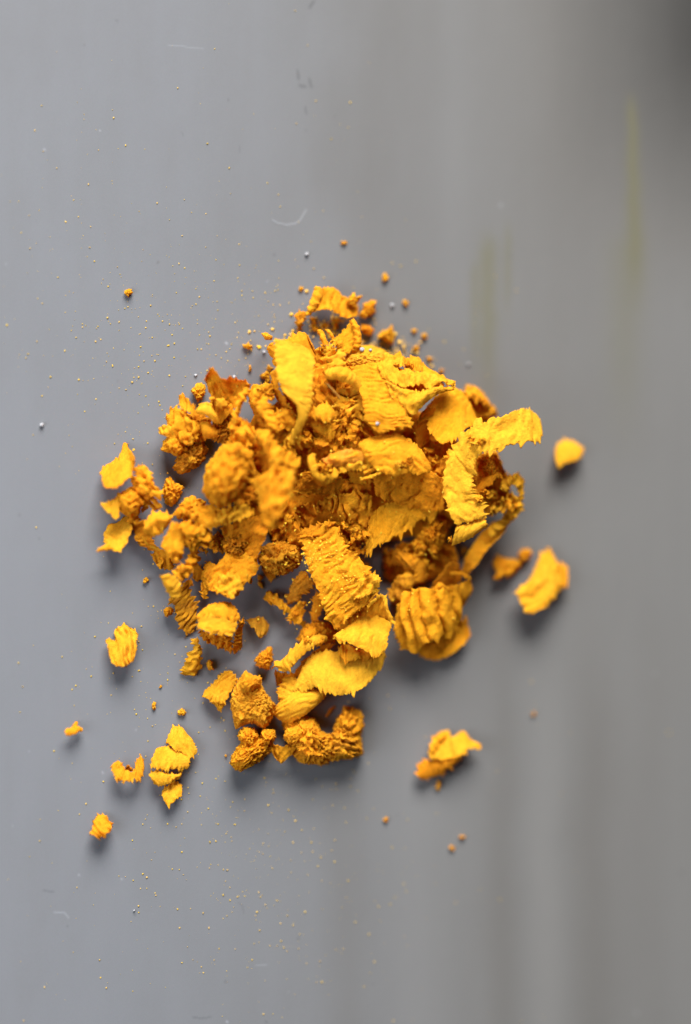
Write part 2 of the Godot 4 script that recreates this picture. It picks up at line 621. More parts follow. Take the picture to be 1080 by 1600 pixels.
# ---------------------------------------------------------------- left side of the heap
func make_pile_left() -> void:
	var g := "golden flakes heaped on the board"
	# --- far left leaves
	thing("leaf_flake", "flat orange leaf-like flake with a raised pointed tip, farthest left of the heap", "flake", g, [["leaf",
		sheet([157,742,12, 168,724,6, 185,715,4, 196,697,1, 200,697,2], [160,758,34, 178,766,38, 190,756,38, 205,740,36, 210,716,38], {"c": GOLD, "c2": ORANGE, "amp": 0.8, "wav": 3.0, "th": 3.0, "tooth": 11.0, "sa": 3.0})]])
	thing("crumpled_flake", "crumpled yellow flake with parallel slats on its right, right of the leaf-like flake", "flake", g, [
		["fold", sheet([206,728,22, 214,745,24, 222,760,26, 226,770,26], [232,730,22, 240,748,30, 247,764,32, 252,772,30], {"c": GOLD, "c2": ORANGE, "amp": 2.6, "per": 12.0, "wav": 6.0, "wl": 20.0, "arch": 5.0, "rough": 1.0})],
		["fold", sheet([203,740,16, 206,765,20, 214,790,18], [222,745,26, 228,768,26, 236,790,22], {"c": GOLD, "c2": ORANGE, "amp": 2.0, "wav": 6.0, "wl": 18.0, "arch": 4.0})],
		["slat", sheet([214,763,32, 232,772,34, 252,783,30], [219,757,30, 236,764,32, 254,766,28], {"c": GOLD, "arch": 4.0, "amp": 0.8, "sa": 1.0, "sb": 1.0})],
		["slat", sheet([220,768,26, 235,782,28, 250,799,24], [228,766,24, 241,777,26, 252,790,22], {"c": GOLD, "arch": 4.0, "amp": 0.8, "sa": 1.0, "sb": 1.0})],
		["slat", sheet([216,776,20, 228,786,22, 240,797,18], [224,772,20, 234,780,22, 246,796,18], {"c": GOLD, "c2": ORANGE, "arch": 3.0, "amp": 0.8, "sa": 1.0, "sb": 1.0})]])
	thing("folded_flake", "yellow flake with a pointed wing to the left and a crumpled middle", "flake", g, [
		["wing", sheet([157,786,26, 172,782,24, 188,770,24], [158,792,28, 172,803,30, 180,812,30, 190,806,28], {"c": GOLD, "c2": LEMON, "amp": 0.8, "wav": 2.5, "e0": 0.5})],
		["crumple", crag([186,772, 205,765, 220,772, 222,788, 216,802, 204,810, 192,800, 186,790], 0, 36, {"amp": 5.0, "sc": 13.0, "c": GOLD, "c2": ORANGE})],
		["stem", sheet([198,800,20, 203,815,10, 206,825,1], [212,798,20, 216,812,10, 215,826,1], {"c": GOLD, "c2": ORANGE, "arch": 4.0})]])
	thing("leaf_flake", "jagged yellow leaf-like flake with a drawn-out lower left tip, below the pointed wing", "flake", g, [
		["leaf", sheet([160,846,10, 162,830,5, 178,820,2, 196,812,1, 204,810,2], [176,861,26, 186,860,28, 196,852,28, 201,836,27, 207,824,26], {"c": GOLD, "c2": LEMON, "amp": 0.8, "wav": 2.5, "tooth": 12.0, "sa": 4.0, "sb": 3.0})],
		["tip", sheet([150,861,28, 160,852,26, 172,846,24], [152,864,28, 164,860,28, 178,858,26], {"c": GOLD, "arch": 3.0, "sa": 1.0, "sb": 1.0, "e0": 0.5})]])
	thing("crumb", "small twisted orange crumb standing alone between the left flakes and the heap", "crumb", "", [["crumb",
		crag([259,751, 267,748, 273,757, 285,762, 281,771, 276,784, 268,787, 260,782, 257,768], 0, 24, {"amp": 6.0, "sc": 11.0, "c": GOLD, "c2": ORANGE})]])
	# --- hooded lump with a tongue and a coil
	thing("hooded_flake", "curled flake like a hood with a broad tongue hanging down, left edge of the heap", "flake", g, [
		["bowl", sheet([217,812,22, 210,832,16, 217,850,14, 236,863,12], [236,812,14, 238,832,6, 243,848,6, 252,860,10], {"c": GOLD, "c2": AMBER, "amp": 1.6, "per": 9.0, "sa": 3.0, "wav": 3.0})],
		["hood", sheet([224,822,26, 236,803,32, 255,799,36, 272,806,34], [234,838,30, 247,838,36, 258,829,38, 264,814,36], {"c": GOLD, "c2": ORANGE, "arch": 9.0, "amp": 1.6, "wav": 5.0, "wl": 18.0})],
		["tongue", sheet([270,813,40, 262,832,38, 252,850,36, 262,864,34, 272,873,34], [287,816,42, 289,838,42, 288,856,40, 285,870,38, 280,876,36], {"c": GOLD, "c2": ORANGE, "arch": 7.0, "amp": 1.6, "per": 13.0, "along": true, "wav": 3.0, "sa": 1.2, "sb": 1.2})],
		["lip", sheet([218,838,18, 232,848,20, 250,855,20], [222,844,20, 234,853,22, 250,861,22], {"c": LEMON, "c2": GOLD, "arch": 3.0, "sa": 1.0, "sb": 1.0})]])
	thing("coiled_flake", "tight crumpled coil with a stem, right of the tongue of the hooded flake", "flake", g, [
		["coil", sheet([284,816,38, 300,811,42, 318,818,42, 325,838,40, 320,858,34], [292,842,46, 300,836,50, 306,836,50, 308,842,50, 304,850,46], {"c": GOLD, "c2": ORANGE, "arch": 5.0, "amp": 4.5, "per": 11.0, "wav": 4.0, "rough": 1.3})],
		["knot", crag([288,828, 300,824, 312,830, 314,846, 306,860, 295,856, 288,844], 10, 50, {"amp": 7.0, "sc": 10.0, "c": GOLD, "c2": ORANGE})],
		["stem", sheet([298,854,30, 297,868,26, 295,884,24], [310,856,30, 309,870,26, 309,886,24], {"c": GOLD, "arch": 4.0})]])
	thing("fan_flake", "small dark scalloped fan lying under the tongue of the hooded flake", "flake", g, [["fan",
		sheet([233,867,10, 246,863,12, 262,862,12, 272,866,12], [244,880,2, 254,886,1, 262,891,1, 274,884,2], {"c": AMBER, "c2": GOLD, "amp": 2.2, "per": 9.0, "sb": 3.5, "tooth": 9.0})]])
	# --- bridge to the bulb
	thing("bridging_flake", "long uneven flake bridging from the coil to the round bulbous lump", "flake", g, [
		["lump", crag([273,802, 283,791, 290,781, 304,778, 318,784, 318,798, 300,809, 281,811], 8, 44, {"amp": 6.0, "sc": 11.0, "c": GOLD, "c2": ORANGE})],
		["sheet", sheet([292,806,42, 305,795,44, 325,786,46, 345,796,48], [312,823,46, 330,827,48, 345,822,50, 360,812,50], {"c": GOLD, "c2": ORANGE, "wav": 4.0, "wl": 20.0})],
		["lip", sheet([334,800,50, 355,792,52, 378,788,54, 398,795,54], [336,816,50, 355,818,54, 380,810,56, 400,806,54], {"c": LEMON, "c2": GOLD, "wav": 6.0, "wl": 14.0, "amp": 2.0, "rough": 1.3})]])
	thing("bulb_lump", "big rounded orange lump with pits on top, at the left shoulder of the heap", "lump", g, [
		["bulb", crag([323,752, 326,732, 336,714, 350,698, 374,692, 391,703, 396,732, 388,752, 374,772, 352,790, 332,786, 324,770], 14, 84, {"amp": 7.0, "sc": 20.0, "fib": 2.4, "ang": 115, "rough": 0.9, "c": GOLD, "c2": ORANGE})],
		["skin", sheet([324,748,46, 329,724,60, 342,706,70, 360,696,76, 376,694,74], [329,782,40, 346,791,46, 362,780,54, 376,764,58, 388,744,58], {"c": GOLD, "c2": ORANGE, "arch": 12.0, "amp": 2.6, "per": 12.0, "wav": 5.0, "wl": 18.0})],
		["fold", sheet([352,702,74, 372,694,74, 391,706,68, 396,735,56, 390,752,46], [360,716,78, 372,714,78, 382,724,72, 386,740,60, 382,756,50], {"c": GOLD, "c2": ORANGE, "arch": 5.0, "amp": 2.5, "per": 14.0, "wav": 5.0, "wl": 16.0})]])
	# --- clump upper left
	thing("crumpled_clump", "clump of yellow petal-like folds and ribs, outermost at the upper left of the heap", "clump", g, [
		["petal", sheet([277,621,20, 284,616,22, 296,626,30, 306,638,34], [278,630,24, 287,640,28, 297,645,34, 304,647,36], {"c": GOLD, "c2": ORANGE, "arch": -4.0, "amp": 1.2})],
		["fan", sheet([263,652,14, 272,636,18, 286,640,26, 300,654,34, 314,662,36], [266,662,14, 272,676,20, 284,692,24, 302,692,30, 314,674,34], {"c": GOLD, "c2": ORANGE, "amp": 4.5, "per": 12.0, "arch": 5.0, "wav": 3.0})],
		["tube", sheet([308,640,36, 320,632,40, 333,639,42, 341,655,38], [311,648,38, 322,650,44, 331,657,44, 336,662,38], {"c": GOLD, "c2": LEMON, "arch": 5.0, "amp": 0.8, "sa": 0.8, "sb": 0.8})],
		["tube", sheet([310,634,30, 324,630,34, 333,632,34], [312,639,34, 325,636,38, 333,640,36], {"c": LEMON, "c2": GOLD, "arch": 3.0, "amp": 0.8, "sa": 0.6, "sb": 0.6})],
		["flap", sheet([312,656,34, 328,660,36, 341,672,32], [318,684,30, 328,687,32, 338,680,30], {"c": GOLD, "c2": AMBER, "arch": 4.0, "amp": 1.6})],
		["fold", sheet([246,668,16, 258,664,20, 273,668,24], [251,680,18, 262,684,24, 276,686,26], {"c": GOLD, "c2": LEMON, "amp": 1.5, "wav": 4.0, "wl": 14.0, "e0": 0.5})],
		["lobe", crag([255,692, 262,684, 276,682, 286,692, 291,704, 278,712, 268,708, 254,703], 0, 30, {"amp": 4.0, "sc": 14.0, "rough": 0.8, "c": GOLD, "c2": ORANGE})],
		["loop", sheet([280,678,34, 290,673,36, 302,676,36, 303,688,32], [284,692,30, 292,690,30, 297,690,28, 298,694,26], {"c": GOLD, "c2": ORANGE, "arch": 5.0, "amp": 1.8, "per": 7.0})],
		["crumple", crag([285,650, 305,645, 325,655, 330,675, 315,690, 296,690, 286,675], 2, 26, {"amp": 6.0, "sc": 12.0, "c": AMBER, "c2": ORANGE})],
		["root", crag([272,728, 284,706, 300,695, 318,691, 325,703, 316,720, 296,735, 280,741], 0, 22, {"amp": 5.0, "sc": 10.0, "fib": 1.6, "ang": -35, "c": AMBER, "c2": BROWN}), "brownish lower lump"]])
	thing("scoop_flake", "deep orange scoop-shaped flake with a pointed top, upper left of the heap", "flake", g, [
		["scoop", sheet([318,597,40, 322,583,44, 331,575,48, 343,588,48, 360,592,48, 377,594,48, 390,604,48], [331,642,30, 340,664,26, 350,660,28, 362,642,32, 370,634,36, 378,620,42, 385,610,46], {"c": ORANGE, "c2": GOLD, "arch": -12.0, "amp": 1.4, "wav": 4.0, "wl": 22.0, "sb": 3.0})],
		["arm", sheet([379,603,50, 374,622,52, 364,644,54, 357,668,50], [393,607,50, 382,630,52, 374,652,54, 371,674,50], {"c": GOLD, "c2": ORANGE, "arch": 4.0, "wav": 4.0, "wl": 16.0})],
		["crumple", crag([338,655, 352,640, 368,646, 368,672, 352,690, 336,690, 330,675], 0, 24, {"amp": 6.0, "sc": 10.0, "c": AMBER, "c2": BROWN})],
		["chip", crag([339,624, 350,622, 356,634, 348,642, 340,634], 34, 48, {"amp": 3.0, "sc": 7.0, "c": LEMON, "c2": GOLD})]])
	thing("crumb", "nubbly yellow crumb just left of the deep orange scoop", "crumb", "", [["crumb",
		crag([301,611, 308,599, 319,602, 320,614, 314,624, 309,628, 305,618], 0, 16, {"amp": 4.0, "sc": 8.0, "c": LEMON, "c2": GOLD})]])
	# --- bars and slabs between scoop and tongue flake
	thing("bar_flake", "thick slab lying diagonally left of the tall bright tongue-shaped flake", "flake", g, [
		["bar", sheet([391,622,48, 400,640,56, 412,662,60, 424,680,58], [412,616,52, 424,636,62, 436,655,64, 445,670,60], {"c": GOLD, "c2": ORANGE, "arch": 7.0, "amp": 1.6, "wav": 5.0, "wl": 16.0, "th": 4.0})],
		["side", sheet([387,618,30, 396,645,36, 408,670,40], [394,620,52, 404,645,58, 416,670,58], {"c": ORANGE, "c2": AMBER, "amp": 1.5})]])
	thing("bar_flake", "short lumpy slab tucked right under the tail of the bright tongue-shaped flake", "flake", g, [["bar",
		sheet([428,648,50, 434,640,54, 446,636,56, 456,640,56], [436,664,54, 448,672,58, 458,666,60, 464,652,58], {"c": GOLD, "c2": ORANGE, "arch": 5.0, "wav": 5.0, "wl": 14.0, "th": 4.0})]])
	thing("crumpled_flake", "rough flake topped with yellow crumbs, at the left foot of the tongue-shaped flake", "flake", g, [
		["sheet", sheet([389,612,34, 400,602,36, 414,602,36, 430,604,36], [388,632,46, 404,626,50, 416,626,50, 430,626,50], {"c": ORANGE, "c2": GOLD, "wav": 4.0, "wl": 14.0})],
		["crumb_edge", crag([398,608, 412,603, 426,600, 430,612, 420,620, 408,618], 20, 50, {"amp": 6.0, "sc": 7.0, "c": LEMON, "c2": GOLD})]])
	thing("bridging_flake", "knobbly flake joining the scoop's arm to the long diagonal slab", "flake", g, [
		["knuckle", sheet([362,660,46, 372,650,50, 388,660,52, 402,675,54], [360,690,46, 376,700,50, 392,698,54, 404,694,54], {"c": GOLD, "c2": ORANGE, "wav": 7.0, "wl": 14.0, "amp": 2.2, "arch": 4.0})],
		["fold", sheet([352,690,36, 366,684,42, 384,690,46], [364,706,40, 378,704,46, 394,708,48], {"c": ORANGE, "c2": GOLD, "wav": 4.0, "wl": 12.0})]])
	thing("bar_flake", "long diagonal slab with serrated upper edge, above the dark gap beside the bulb", "flake", g, [
		["bar", sheet([397,682,66, 412,704,72, 428,724,76, 446,736,76, 458,730,74], [410,668,68, 426,684,76, 444,702,80, 460,714,80, 470,722,76], {"c": GOLD, "c2": ORANGE, "arch": 6.0, "amp": 1.8, "wav": 4.0, "wl": 18.0, "th": 4.0, "tooth": 9.0})],
		["wall", sheet([392,698,40, 400,728,42, 412,752,44], [402,688,66, 420,716,70, 438,736,70], {"c": ORANGE, "c2": AMBER, "amp": 2.0})]])
	thing("slab_flake", "big soft slab pointing down in front of the heap's left half, nearest to the lens", "flake", g, [
		["slab", sheet([426,726,92, 420,744,94, 416,768,98, 410,795,100, 411,812,98, 424,822,96], [466,738,94, 462,756,98, 456,774,102, 447,790,104, 438,806,102, 432,820,98], {"c": GOLD, "c2": ORANGE, "arch": 8.0, "amp": 2.2, "per": 16.0, "wav": 7.0, "wl": 16.0, "th": 5.0, "step": 1.6})],
		["wing", sheet([391,749,78, 398,766,80, 404,790,80, 414,806,84], [424,734,90, 422,756,94, 418,780,96, 414,800,96], {"c": ORANGE, "c2": GOLD, "wav": 3.0, "amp": 1.0})],
		["rib", sheet([424,728,96, 419,745,98, 417,760,98], [433,730,98, 427,748,102, 423,762,100], {"c": GOLD, "arch": 5.0, "sa": 1.0, "sb": 1.0})]])
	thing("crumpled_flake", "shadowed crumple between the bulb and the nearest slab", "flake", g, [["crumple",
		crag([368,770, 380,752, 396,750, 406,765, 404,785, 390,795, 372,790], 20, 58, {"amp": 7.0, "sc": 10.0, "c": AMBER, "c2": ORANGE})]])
	# --- scoops and flakes below
	thing("scoop_flake", "dark orange trough with a rough hollow, below the bridging flake", "flake", g, [
		["trough", sheet([344,822,40, 350,846,28, 352,866,24, 346,884,26], [416,800,52, 418,830,50, 412,852,44, 402,876,36], {"c": ORANGE, "c2": AMBER, "arch": -10.0, "amp": 1.2, "wav": 5.0, "wl": 18.0, "rough": 1.1})],
		["crumple", crag([349,838, 364,830, 384,834, 392,850, 380,866, 362,868, 350,858], 10, 36, {"amp": 6.0, "sc": 9.0, "rough": 1.6, "c": AMBER, "c2": BROWN})]])
	thing("crumb", "dark ragged crumb in the shadow left of the trough", "crumb", "", [["crumb",
		crag([328,840, 340,834, 350,840, 352,856, 348,864, 340,858, 332,850], 0, 22, {"amp": 5.0, "sc": 8.0, "c": AMBER, "c2": BROWN})]])
	thing("rough_flake", "rough-faced yellow flake with a ragged lower edge, below the trough", "flake", g, [
		["face", sheet([340,880,26, 352,868,26, 370,862,26, 390,864,28, 407,880,32], [322,916,40, 342,928,42, 362,933,42, 382,914,42, 406,892,38], {"c": GOLD, "c2": ORANGE, "arch": 4.0, "amp": 2.0, "per": 12.0, "along": true, "wav": 5.0, "wl": 18.0, "rough": 1.5, "streak": 0.4, "sb": 3.0})],
		["layer", sheet([330,912,36, 345,900,40, 370,890,42], [345,930,42, 362,934,44, 384,914,44], {"c": LEMON, "c2": GOLD, "wav": 4.0, "wl": 12.0, "rough": 1.5})],
		["wing", sheet([326,876,18, 316,894,18, 312,915,16, 317,936,14], [342,880,24, 332,900,24, 326,918,22, 321,938,14], {"c": GOLD, "c2": AMBER, "amp": 2.5, "per": 7.0, "along": true, "rough": 1.2})]])
	thing("leaf_flake", "small round brownish leaf in the shadow left of the rough-faced flake", "flake", g, [["leaf",
		sheet([298,886,6, 306,882,10, 316,884,12], [301,904,2, 308,909,1, 319,902,6], {"c": AMBER, "c2": ORANGE, "wav": 2.0})]])
	thing("nest_lump", "fibrous knotted lump like a small nest, in shade at the middle left", "lump", g, [
		["nest", crag([405,872, 412,856, 428,850, 448,847, 461,854, 470,870, 466,884, 450,893, 430,896, 412,888], 8, 44, {"amp": 6.5, "sc": 9.0, "fib": 3.0, "ang": 35, "c": Color(0.82, 0.36, 0.02), "c2": AMBER})],
		["strand", sheet([412,866,44, 428,872,48, 448,862,48, 464,862,42], [414,872,44, 428,880,48, 450,870,48, 466,870,42], {"c": GOLD, "c2": BROWN, "amp": 1.5, "per": 5.0, "along": true, "arch": 3.0})],
		["strand", sheet([414,852,40, 424,866,46, 432,884,44], [422,850,40, 432,864,46, 440,882,44], {"c": AMBER, "c2": BROWN, "amp": 1.5, "per": 5.0, "along": true, "arch": 3.0})],
		["tail", sheet([408,888,10, 420,892,10, 436,892,12], [412,898,6, 421,910,6, 430,904,8], {"c": ORANGE, "c2": AMBER})]])
	# --- lower left chain
	thing("serrated_band", "serrated band hanging below the coil with a pale folded head at its top", "flake", g, [
		["head", sheet([249,898,38, 255,912,38, 262,926,36, 268,936,34], [262,895,44, 272,900,46, 282,912,44, 281,932,40], {"c": GOLD, "c2": LEMON, "arch": 4.0, "wav": 2.0, "sa": 1.2, "sb": 1.2})],
		["arm", sheet([268,894,40, 278,884,42, 290,876,40, 298,862,36], [284,914,36, 296,900,36, 304,886,32, 308,868,30], {"c": GOLD, "c2": ORANGE, "amp": 3.0, "per": 11.0, "arch": 4.0, "wav": 4.0, "wl": 14.0})],
		["band", sheet([264,928,22, 270,950,18, 278,972,10, 290,996,1], [294,908,24, 300,930,18, 310,952,12, 306,984,3], {"c": GOLD, "c2": BROWN, "amp": 2.0, "per": 9.0, "skew": 0.3, "sa": 4.5, "sb": 4.5, "tooth": 10.0, "th": 3.0})],
		["nub", crag([256,953, 264,949, 271,952, 268,960, 258,964], 4, 16, {"amp": 3.0, "sc": 6.0, "c": GOLD, "c2": ORANGE})]])
	thing("folded_block", "blocky folded flake with serrated right edge, lower left of the heap", "flake", g, [
		["top", sheet([311,958,30, 330,944,32, 350,939,34, 368,946,32], [308,968,38, 330,964,42, 355,968,44, 377,970,40], {"c": ORANGE, "c2": GOLD, "arch": 4.0, "rough": 1.0})],
		["front", sheet([308,964,38, 335,961,42, 360,968,44, 373,974,42], [306,984,44, 322,987,46, 345,991,48, 365,996,48], {"c": GOLD, "c2": LEMON, "amp": 1.6, "per": 12.0, "along": true, "wav": 3.0, "rough": 1.2, "th": 3.5})],
		["under", sheet([308,986,30, 335,990,32, 364,996,34], [320,1000,12, 342,1010,6, 364,1018,1], {"c": ORANGE, "c2": AMBER, "amp": 2.5, "wav": 4.0, "wl": 10.0, "rough": 1.6})],
		["side", sheet([372,972,38, 378,968,32, 383,972,28], [360,1016,12, 371,1016,3, 378,998,8], {"c": GOLD, "c2": AMBER, "amp": 2.2, "per": 7.0, "along": true, "sb": 3.0})]])
	thing("ribbon_flake", "narrow crinkled ribbon hanging down below the serrated band", "flake", g, [["ribbon",
		sheet([297,998,14, 302,1012,14, 292,1028,11, 284,1046,6, 288,1054,1], [310,994,14, 313,1012,14, 316,1026,12, 313,1044,6, 306,1056,1], {"c": GOLD, "c2": LEMON, "amp": 2.0, "per": 9.0, "arch": 4.0, "wav": 3.0, "wl": 12.0})]])
	thing("arched_chip", "small greenish-gold arched chip with a dark crease, right of the folded block", "chip", "", [["chip",
		sheet([384,972,2, 396,965,6, 410,963,6, 423,972,1], [390,978,14, 400,984,20, 406,998,14, 420,988,8], {"c": Color(0.70, 0.36, 0.025), "c2": BROWN, "arch": 5.0, "amp": 1.8, "per": 10.0})]])
	thing("crumb", "orange crumb with a knob at its top right, below the arched chip", "crumb", "", [["crumb",
		crag([398,1030, 406,1022, 414,1018, 418,1011, 424,1012, 425,1032, 421,1045, 412,1044, 402,1038], 0, 20, {"amp": 4.0, "sc": 9.0, "c": ORANGE, "c2": GOLD})]])
	thing("crumb", "tiny hooked crumb beside the end of the crinkled ribbon", "crumb", "", [["crumb",
		crag([323,1036, 328,1031, 332,1034, 331,1040, 335,1047, 326,1046], 0, 9, {"amp": 2.0, "sc": 5.0, "c": GOLD, "c2": LEMON})]])


# ---------------------------------------------------------------- top of the heap
func make_pile_top() -> void:
	var g := "golden flakes heaped on the board"
	thing("curled_shaving", "curled shaving with a rolled left end, topmost flake of the heap", "flake", g, [
		["band", sheet([497,449,14, 510,450,16, 523,449,16, 533,457,16, 543,466,12, 552,474,6, 562,476,1], [490,490,18, 500,487,22, 513,485,24, 524,489,24, 536,496,24, 548,496,20, 560,488,14], {"c": GOLD, "c2": ORANGE, "amp": 2.2, "per": 15.0, "wav": 3.0, "sa": 2.0, "sb": 2.0})],
		["roll", sheet([493,447,18, 488,458,20, 483,474,20, 479,490,16], [506,450,20, 502,464,24, 495,480,24, 486,494,18], {"c": LEMON, "c2": GOLD, "arch": 6.0, "wav": 1.5, "sa": 1.0, "sb": 1.0, "rough": 1.0})]])
	thing("crumb", "star-shaped yellow crumb on the right end of the topmost shaving", "crumb", "", [["crumb",
		crag([544,470, 547,464, 554,457, 557,464, 566,461, 561,470, 555,477, 548,476], 14, 26, {"amp": 3.0, "sc": 7.0, "c": GOLD, "c2": LEMON})]])
	thing("chip", "rust-orange chip with a bent leg, left of the topmost shaving's rolled end", "chip", "", [
		["face", sheet([461,493,12, 468,485,14, 478,489,12], [461,502,16, 470,506,18, 480,500,14], {"c": ORANGE, "c2": BROWN, "wav": 3.0, "wl": 10.0, "th": 3.5})],
		["leg", sheet([461,500,12, 463,508,8, 463,515,3], [472,504,12, 471,511,8, 468,517,3], {"c": ORANGE, "c2": BROWN, "arch": 2.0})]])
	thing("crumb", "ragged orange crumb right of the topmost shaving", "crumb", "", [["crumb",
		crag([562,491, 568,482, 570,475, 580,470, 588,471, 585,480, 586,488, 576,492, 570,499], 0, 16, {"amp": 4.0, "sc": 8.0, "c": GOLD, "c2": ORANGE})]])
	thing("crumb", "dark orange wedge-shaped crumb under the ragged crumb, above the powder", "crumb", "", [["crumb",
		crag([562,513, 568,507, 576,508, 584,515, 580,524, 570,521], 0, 14, {"amp": 3.0, "sc": 9.0, "c": ORANGE, "c2": AMBER})]])
	thing("crumb", "forked yellow crumb at the upper right, the largest beside the powder", "crumb", "", [["crumb",
		crag([589,526, 598,519, 607,514, 612,506, 615,522, 614,537, 607,535, 600,529], 0, 14, {"amp": 4.0, "sc": 7.0, "c": GOLD, "c2": LEMON})]])
	thing("chip", "slim yellow splinter pointing left, at the top left corner of the tongue-shaped flake", "chip", "", [["chip",
		crag([408,520, 416,520, 426,526, 424,531, 415,530], 20, 32, {"amp": 2.0, "sc": 8.0, "c": GOLD, "c2": LEMON})]])
	# big tongue
	thing("tongue_flake", "tall bright yellow tongue-shaped flake narrowing to a twisted tail, upper left centre", "flake", g, [
		["tongue", sheet([428,528,68, 430,552,73, 432,578,78, 436,600,83, 448,618,87, 464,630,88, 468,646,84, 459,668,76, 448,688,68], [474,540,68, 489,556,73, 490,580,80, 489,606,86, 487,628,90, 481,650,90, 474,668,84, 466,684,74, 462,694,68], {"c": LEMON, "c2": LEMON, "arch": 5.0, "amp": 0.7, "wav": 2.5, "sa": 1.6, "sb": 1.6, "rough": 0.8})],
		["tail", sheet([443,680,62, 456,674,66, 474,678,66, 491,684,62], [448,700,58, 458,706,62, 472,702,62, 489,698,58], {"c": GOLD, "c2": LEMON, "wav": 4.0, "wl": 14.0, "sb": 3.0})],
		["drip", sheet([453,698,60, 453,714,64, 451,734,66], [463,698,60, 462,716,64, 458,736,66], {"c": GOLD, "c2": ORANGE, "arch": 3.0, "sa": 1.0, "sb": 1.0})]])
	thing("backing_flake", "orange flap showing behind the top edge of the tongue-shaped flake", "flake", g, [
		["flap", sheet([441,532,44, 458,524,46, 476,517,46, 482,530,48], [452,545,48, 470,552,50, 492,560,52, 494,558,52], {"c": ORANGE, "c2": GOLD, "amp": 0.8, "sb": 3.0})],
		["edge", sheet([424,538,36, 419,548,36, 424,560,34, 431,572,34], [432,534,48, 430,548,50, 432,564,50, 436,576,50], {"c": GOLD, "c2": ORANGE, "wav": 3.0, "sa": 3.0})]])
	thing("backing_flake", "orange sheet standing on edge beneath the left side of the tongue-shaped flake", "flake", g, [
		["sheet", sheet([423,580,40, 425,604,42, 432,626,44, 452,650,46], [435,574,60, 437,606,66, 448,630,70, 464,650,70], {"c": ORANGE, "c2": GOLD, "amp": 0.8, "wav": 2.0})],
		["inner", sheet([450,620,58, 456,640,58, 458,655,58], [468,628,56, 466,646,56, 462,660,56], {"c": ORANGE, "c2": AMBER})]])
	thing("petal_flake", "fuzzy yellow flake with a rolled right rim, right of the tongue-shaped flake's top", "flake", g, [
		["face", sheet([520,530,38, 526,546,44, 538,558,48], [548,500,46, 558,522,50, 556,548,50], {"c": Color(0.88, 0.40, 0.014), "c2": GOLD, "rough": 1.4, "wav": 2.5, "amp": 0.8})],
		["roll", sheet([544,500,48, 552,516,52, 553,536,52, 548,552,48], [553,496,50, 563,514,52, 565,534,50, 562,546,46], {"c": GOLD, "c2": ORANGE, "arch": 6.0, "sa": 1.0, "sb": 1.0, "rough": 1.2})]])
	thing("finger_flake", "thin finger-like petals between the tongue-shaped flake and the fuzzy rolled one", "flake", g, [
		["finger", sheet([493,516,34, 500,528,38, 506,545,42], [503,514,36, 510,526,40, 514,540,44], {"c": ORANGE, "c2": GOLD, "arch": 4.0, "sa": 1.0, "sb": 1.0})],
		["finger", sheet([505,515,34, 514,524,38, 522,538,40], [512,518,34, 522,526,38, 528,540,40], {"c": GOLD, "c2": ORANGE, "arch": 3.0, "sa": 1.0, "sb": 1.0})],
		["petal", sheet([497,550,44, 506,540,48, 518,535,48], [500,554,46, 510,554,50, 523,548,50], {"c": GOLD, "c2": LEMON, "arch": 3.0})]])
	thing("powder_mound", "soft mound of fine yellow powder at the top of the heap", "powder", "", [["mound",
		crag([535,566, 545,552, 560,543, 580,541, 600,548, 613,562, 598,580, 565,585, 542,580], 0, 58, {"amp": 2.0, "sc": 14.0, "rough": 0.9, "grain": 2.5, "gsz": 3.4, "c": Color(0.86, 0.45, 0.03), "c2": LEMON})]])
	# accordion
	thing("accordion_flake", "flake folded like an accordion in rows of ridges, right of the tongue-shaped flake", "flake", g, [
		["pleats", sheet([506,552,66, 511,574,70, 514,592,68], [534,545,66, 542,562,72, 541,582,70], {"c": LEMON, "c2": GOLD, "amp": 5.5, "per": 11.0, "arch": 4.0, "crisp": 0.6, "skew": -0.2})],
		["arc", sheet([508,578,74, 528,572,80, 548,578,80, 566,598,76], [510,592,78, 526,594,84, 544,600,82, 560,614,76], {"c": GOLD, "c2": LEMON, "arch": 7.0, "amp": 1.0, "wav": 2.0, "sa": 1.0, "sb": 1.0})],
		["pleats", sheet([530,608,66, 522,628,68, 520,648,68, 528,668,66], [566,600,66, 570,622,70, 572,642,70, 568,664,64], {"c": LEMON, "c2": ORANGE, "amp": 7.0, "per": 11.5, "crisp": 0.6, "wav": 4.0, "streak": 0.5})],
		["core", crag([505,560, 530,550, 560,590, 568,640, 555,672, 525,665, 512,620], 20, 60, {"amp": 5.0, "sc": 12.0, "c": ORANGE, "c2": AMBER})],
		["side", sheet([488,546,40, 491,575,48, 492,606,50], [516,540,52, 516,570,56, 514,602,58], {"c": ORANGE, "c2": GOLD, "wav": 4.0, "wl": 14.0}), "orange side fold"],
		["wedge", sheet([540,664,64, 552,655,66, 566,656,64], [545,688,60, 556,690,62, 563,682,60], {"c": GOLD, "c2": ORANGE, "arch": 4.0})]])
	thing("twig", "thin brown twig lying between the accordion folds", "twig", "", [["twig",
		sheet([507,598,80, 514,606,80, 522,614,80, 530,624,78], [511,597,80, 518,605,80, 526,613,80, 533,622,78], {"c": Color(0.42, 0.26, 0.07), "c2": BROWN, "arch": 3.0, "amp": 0.5, "sa": 0.3, "sb": 0.3, "wav": 1.0})]])
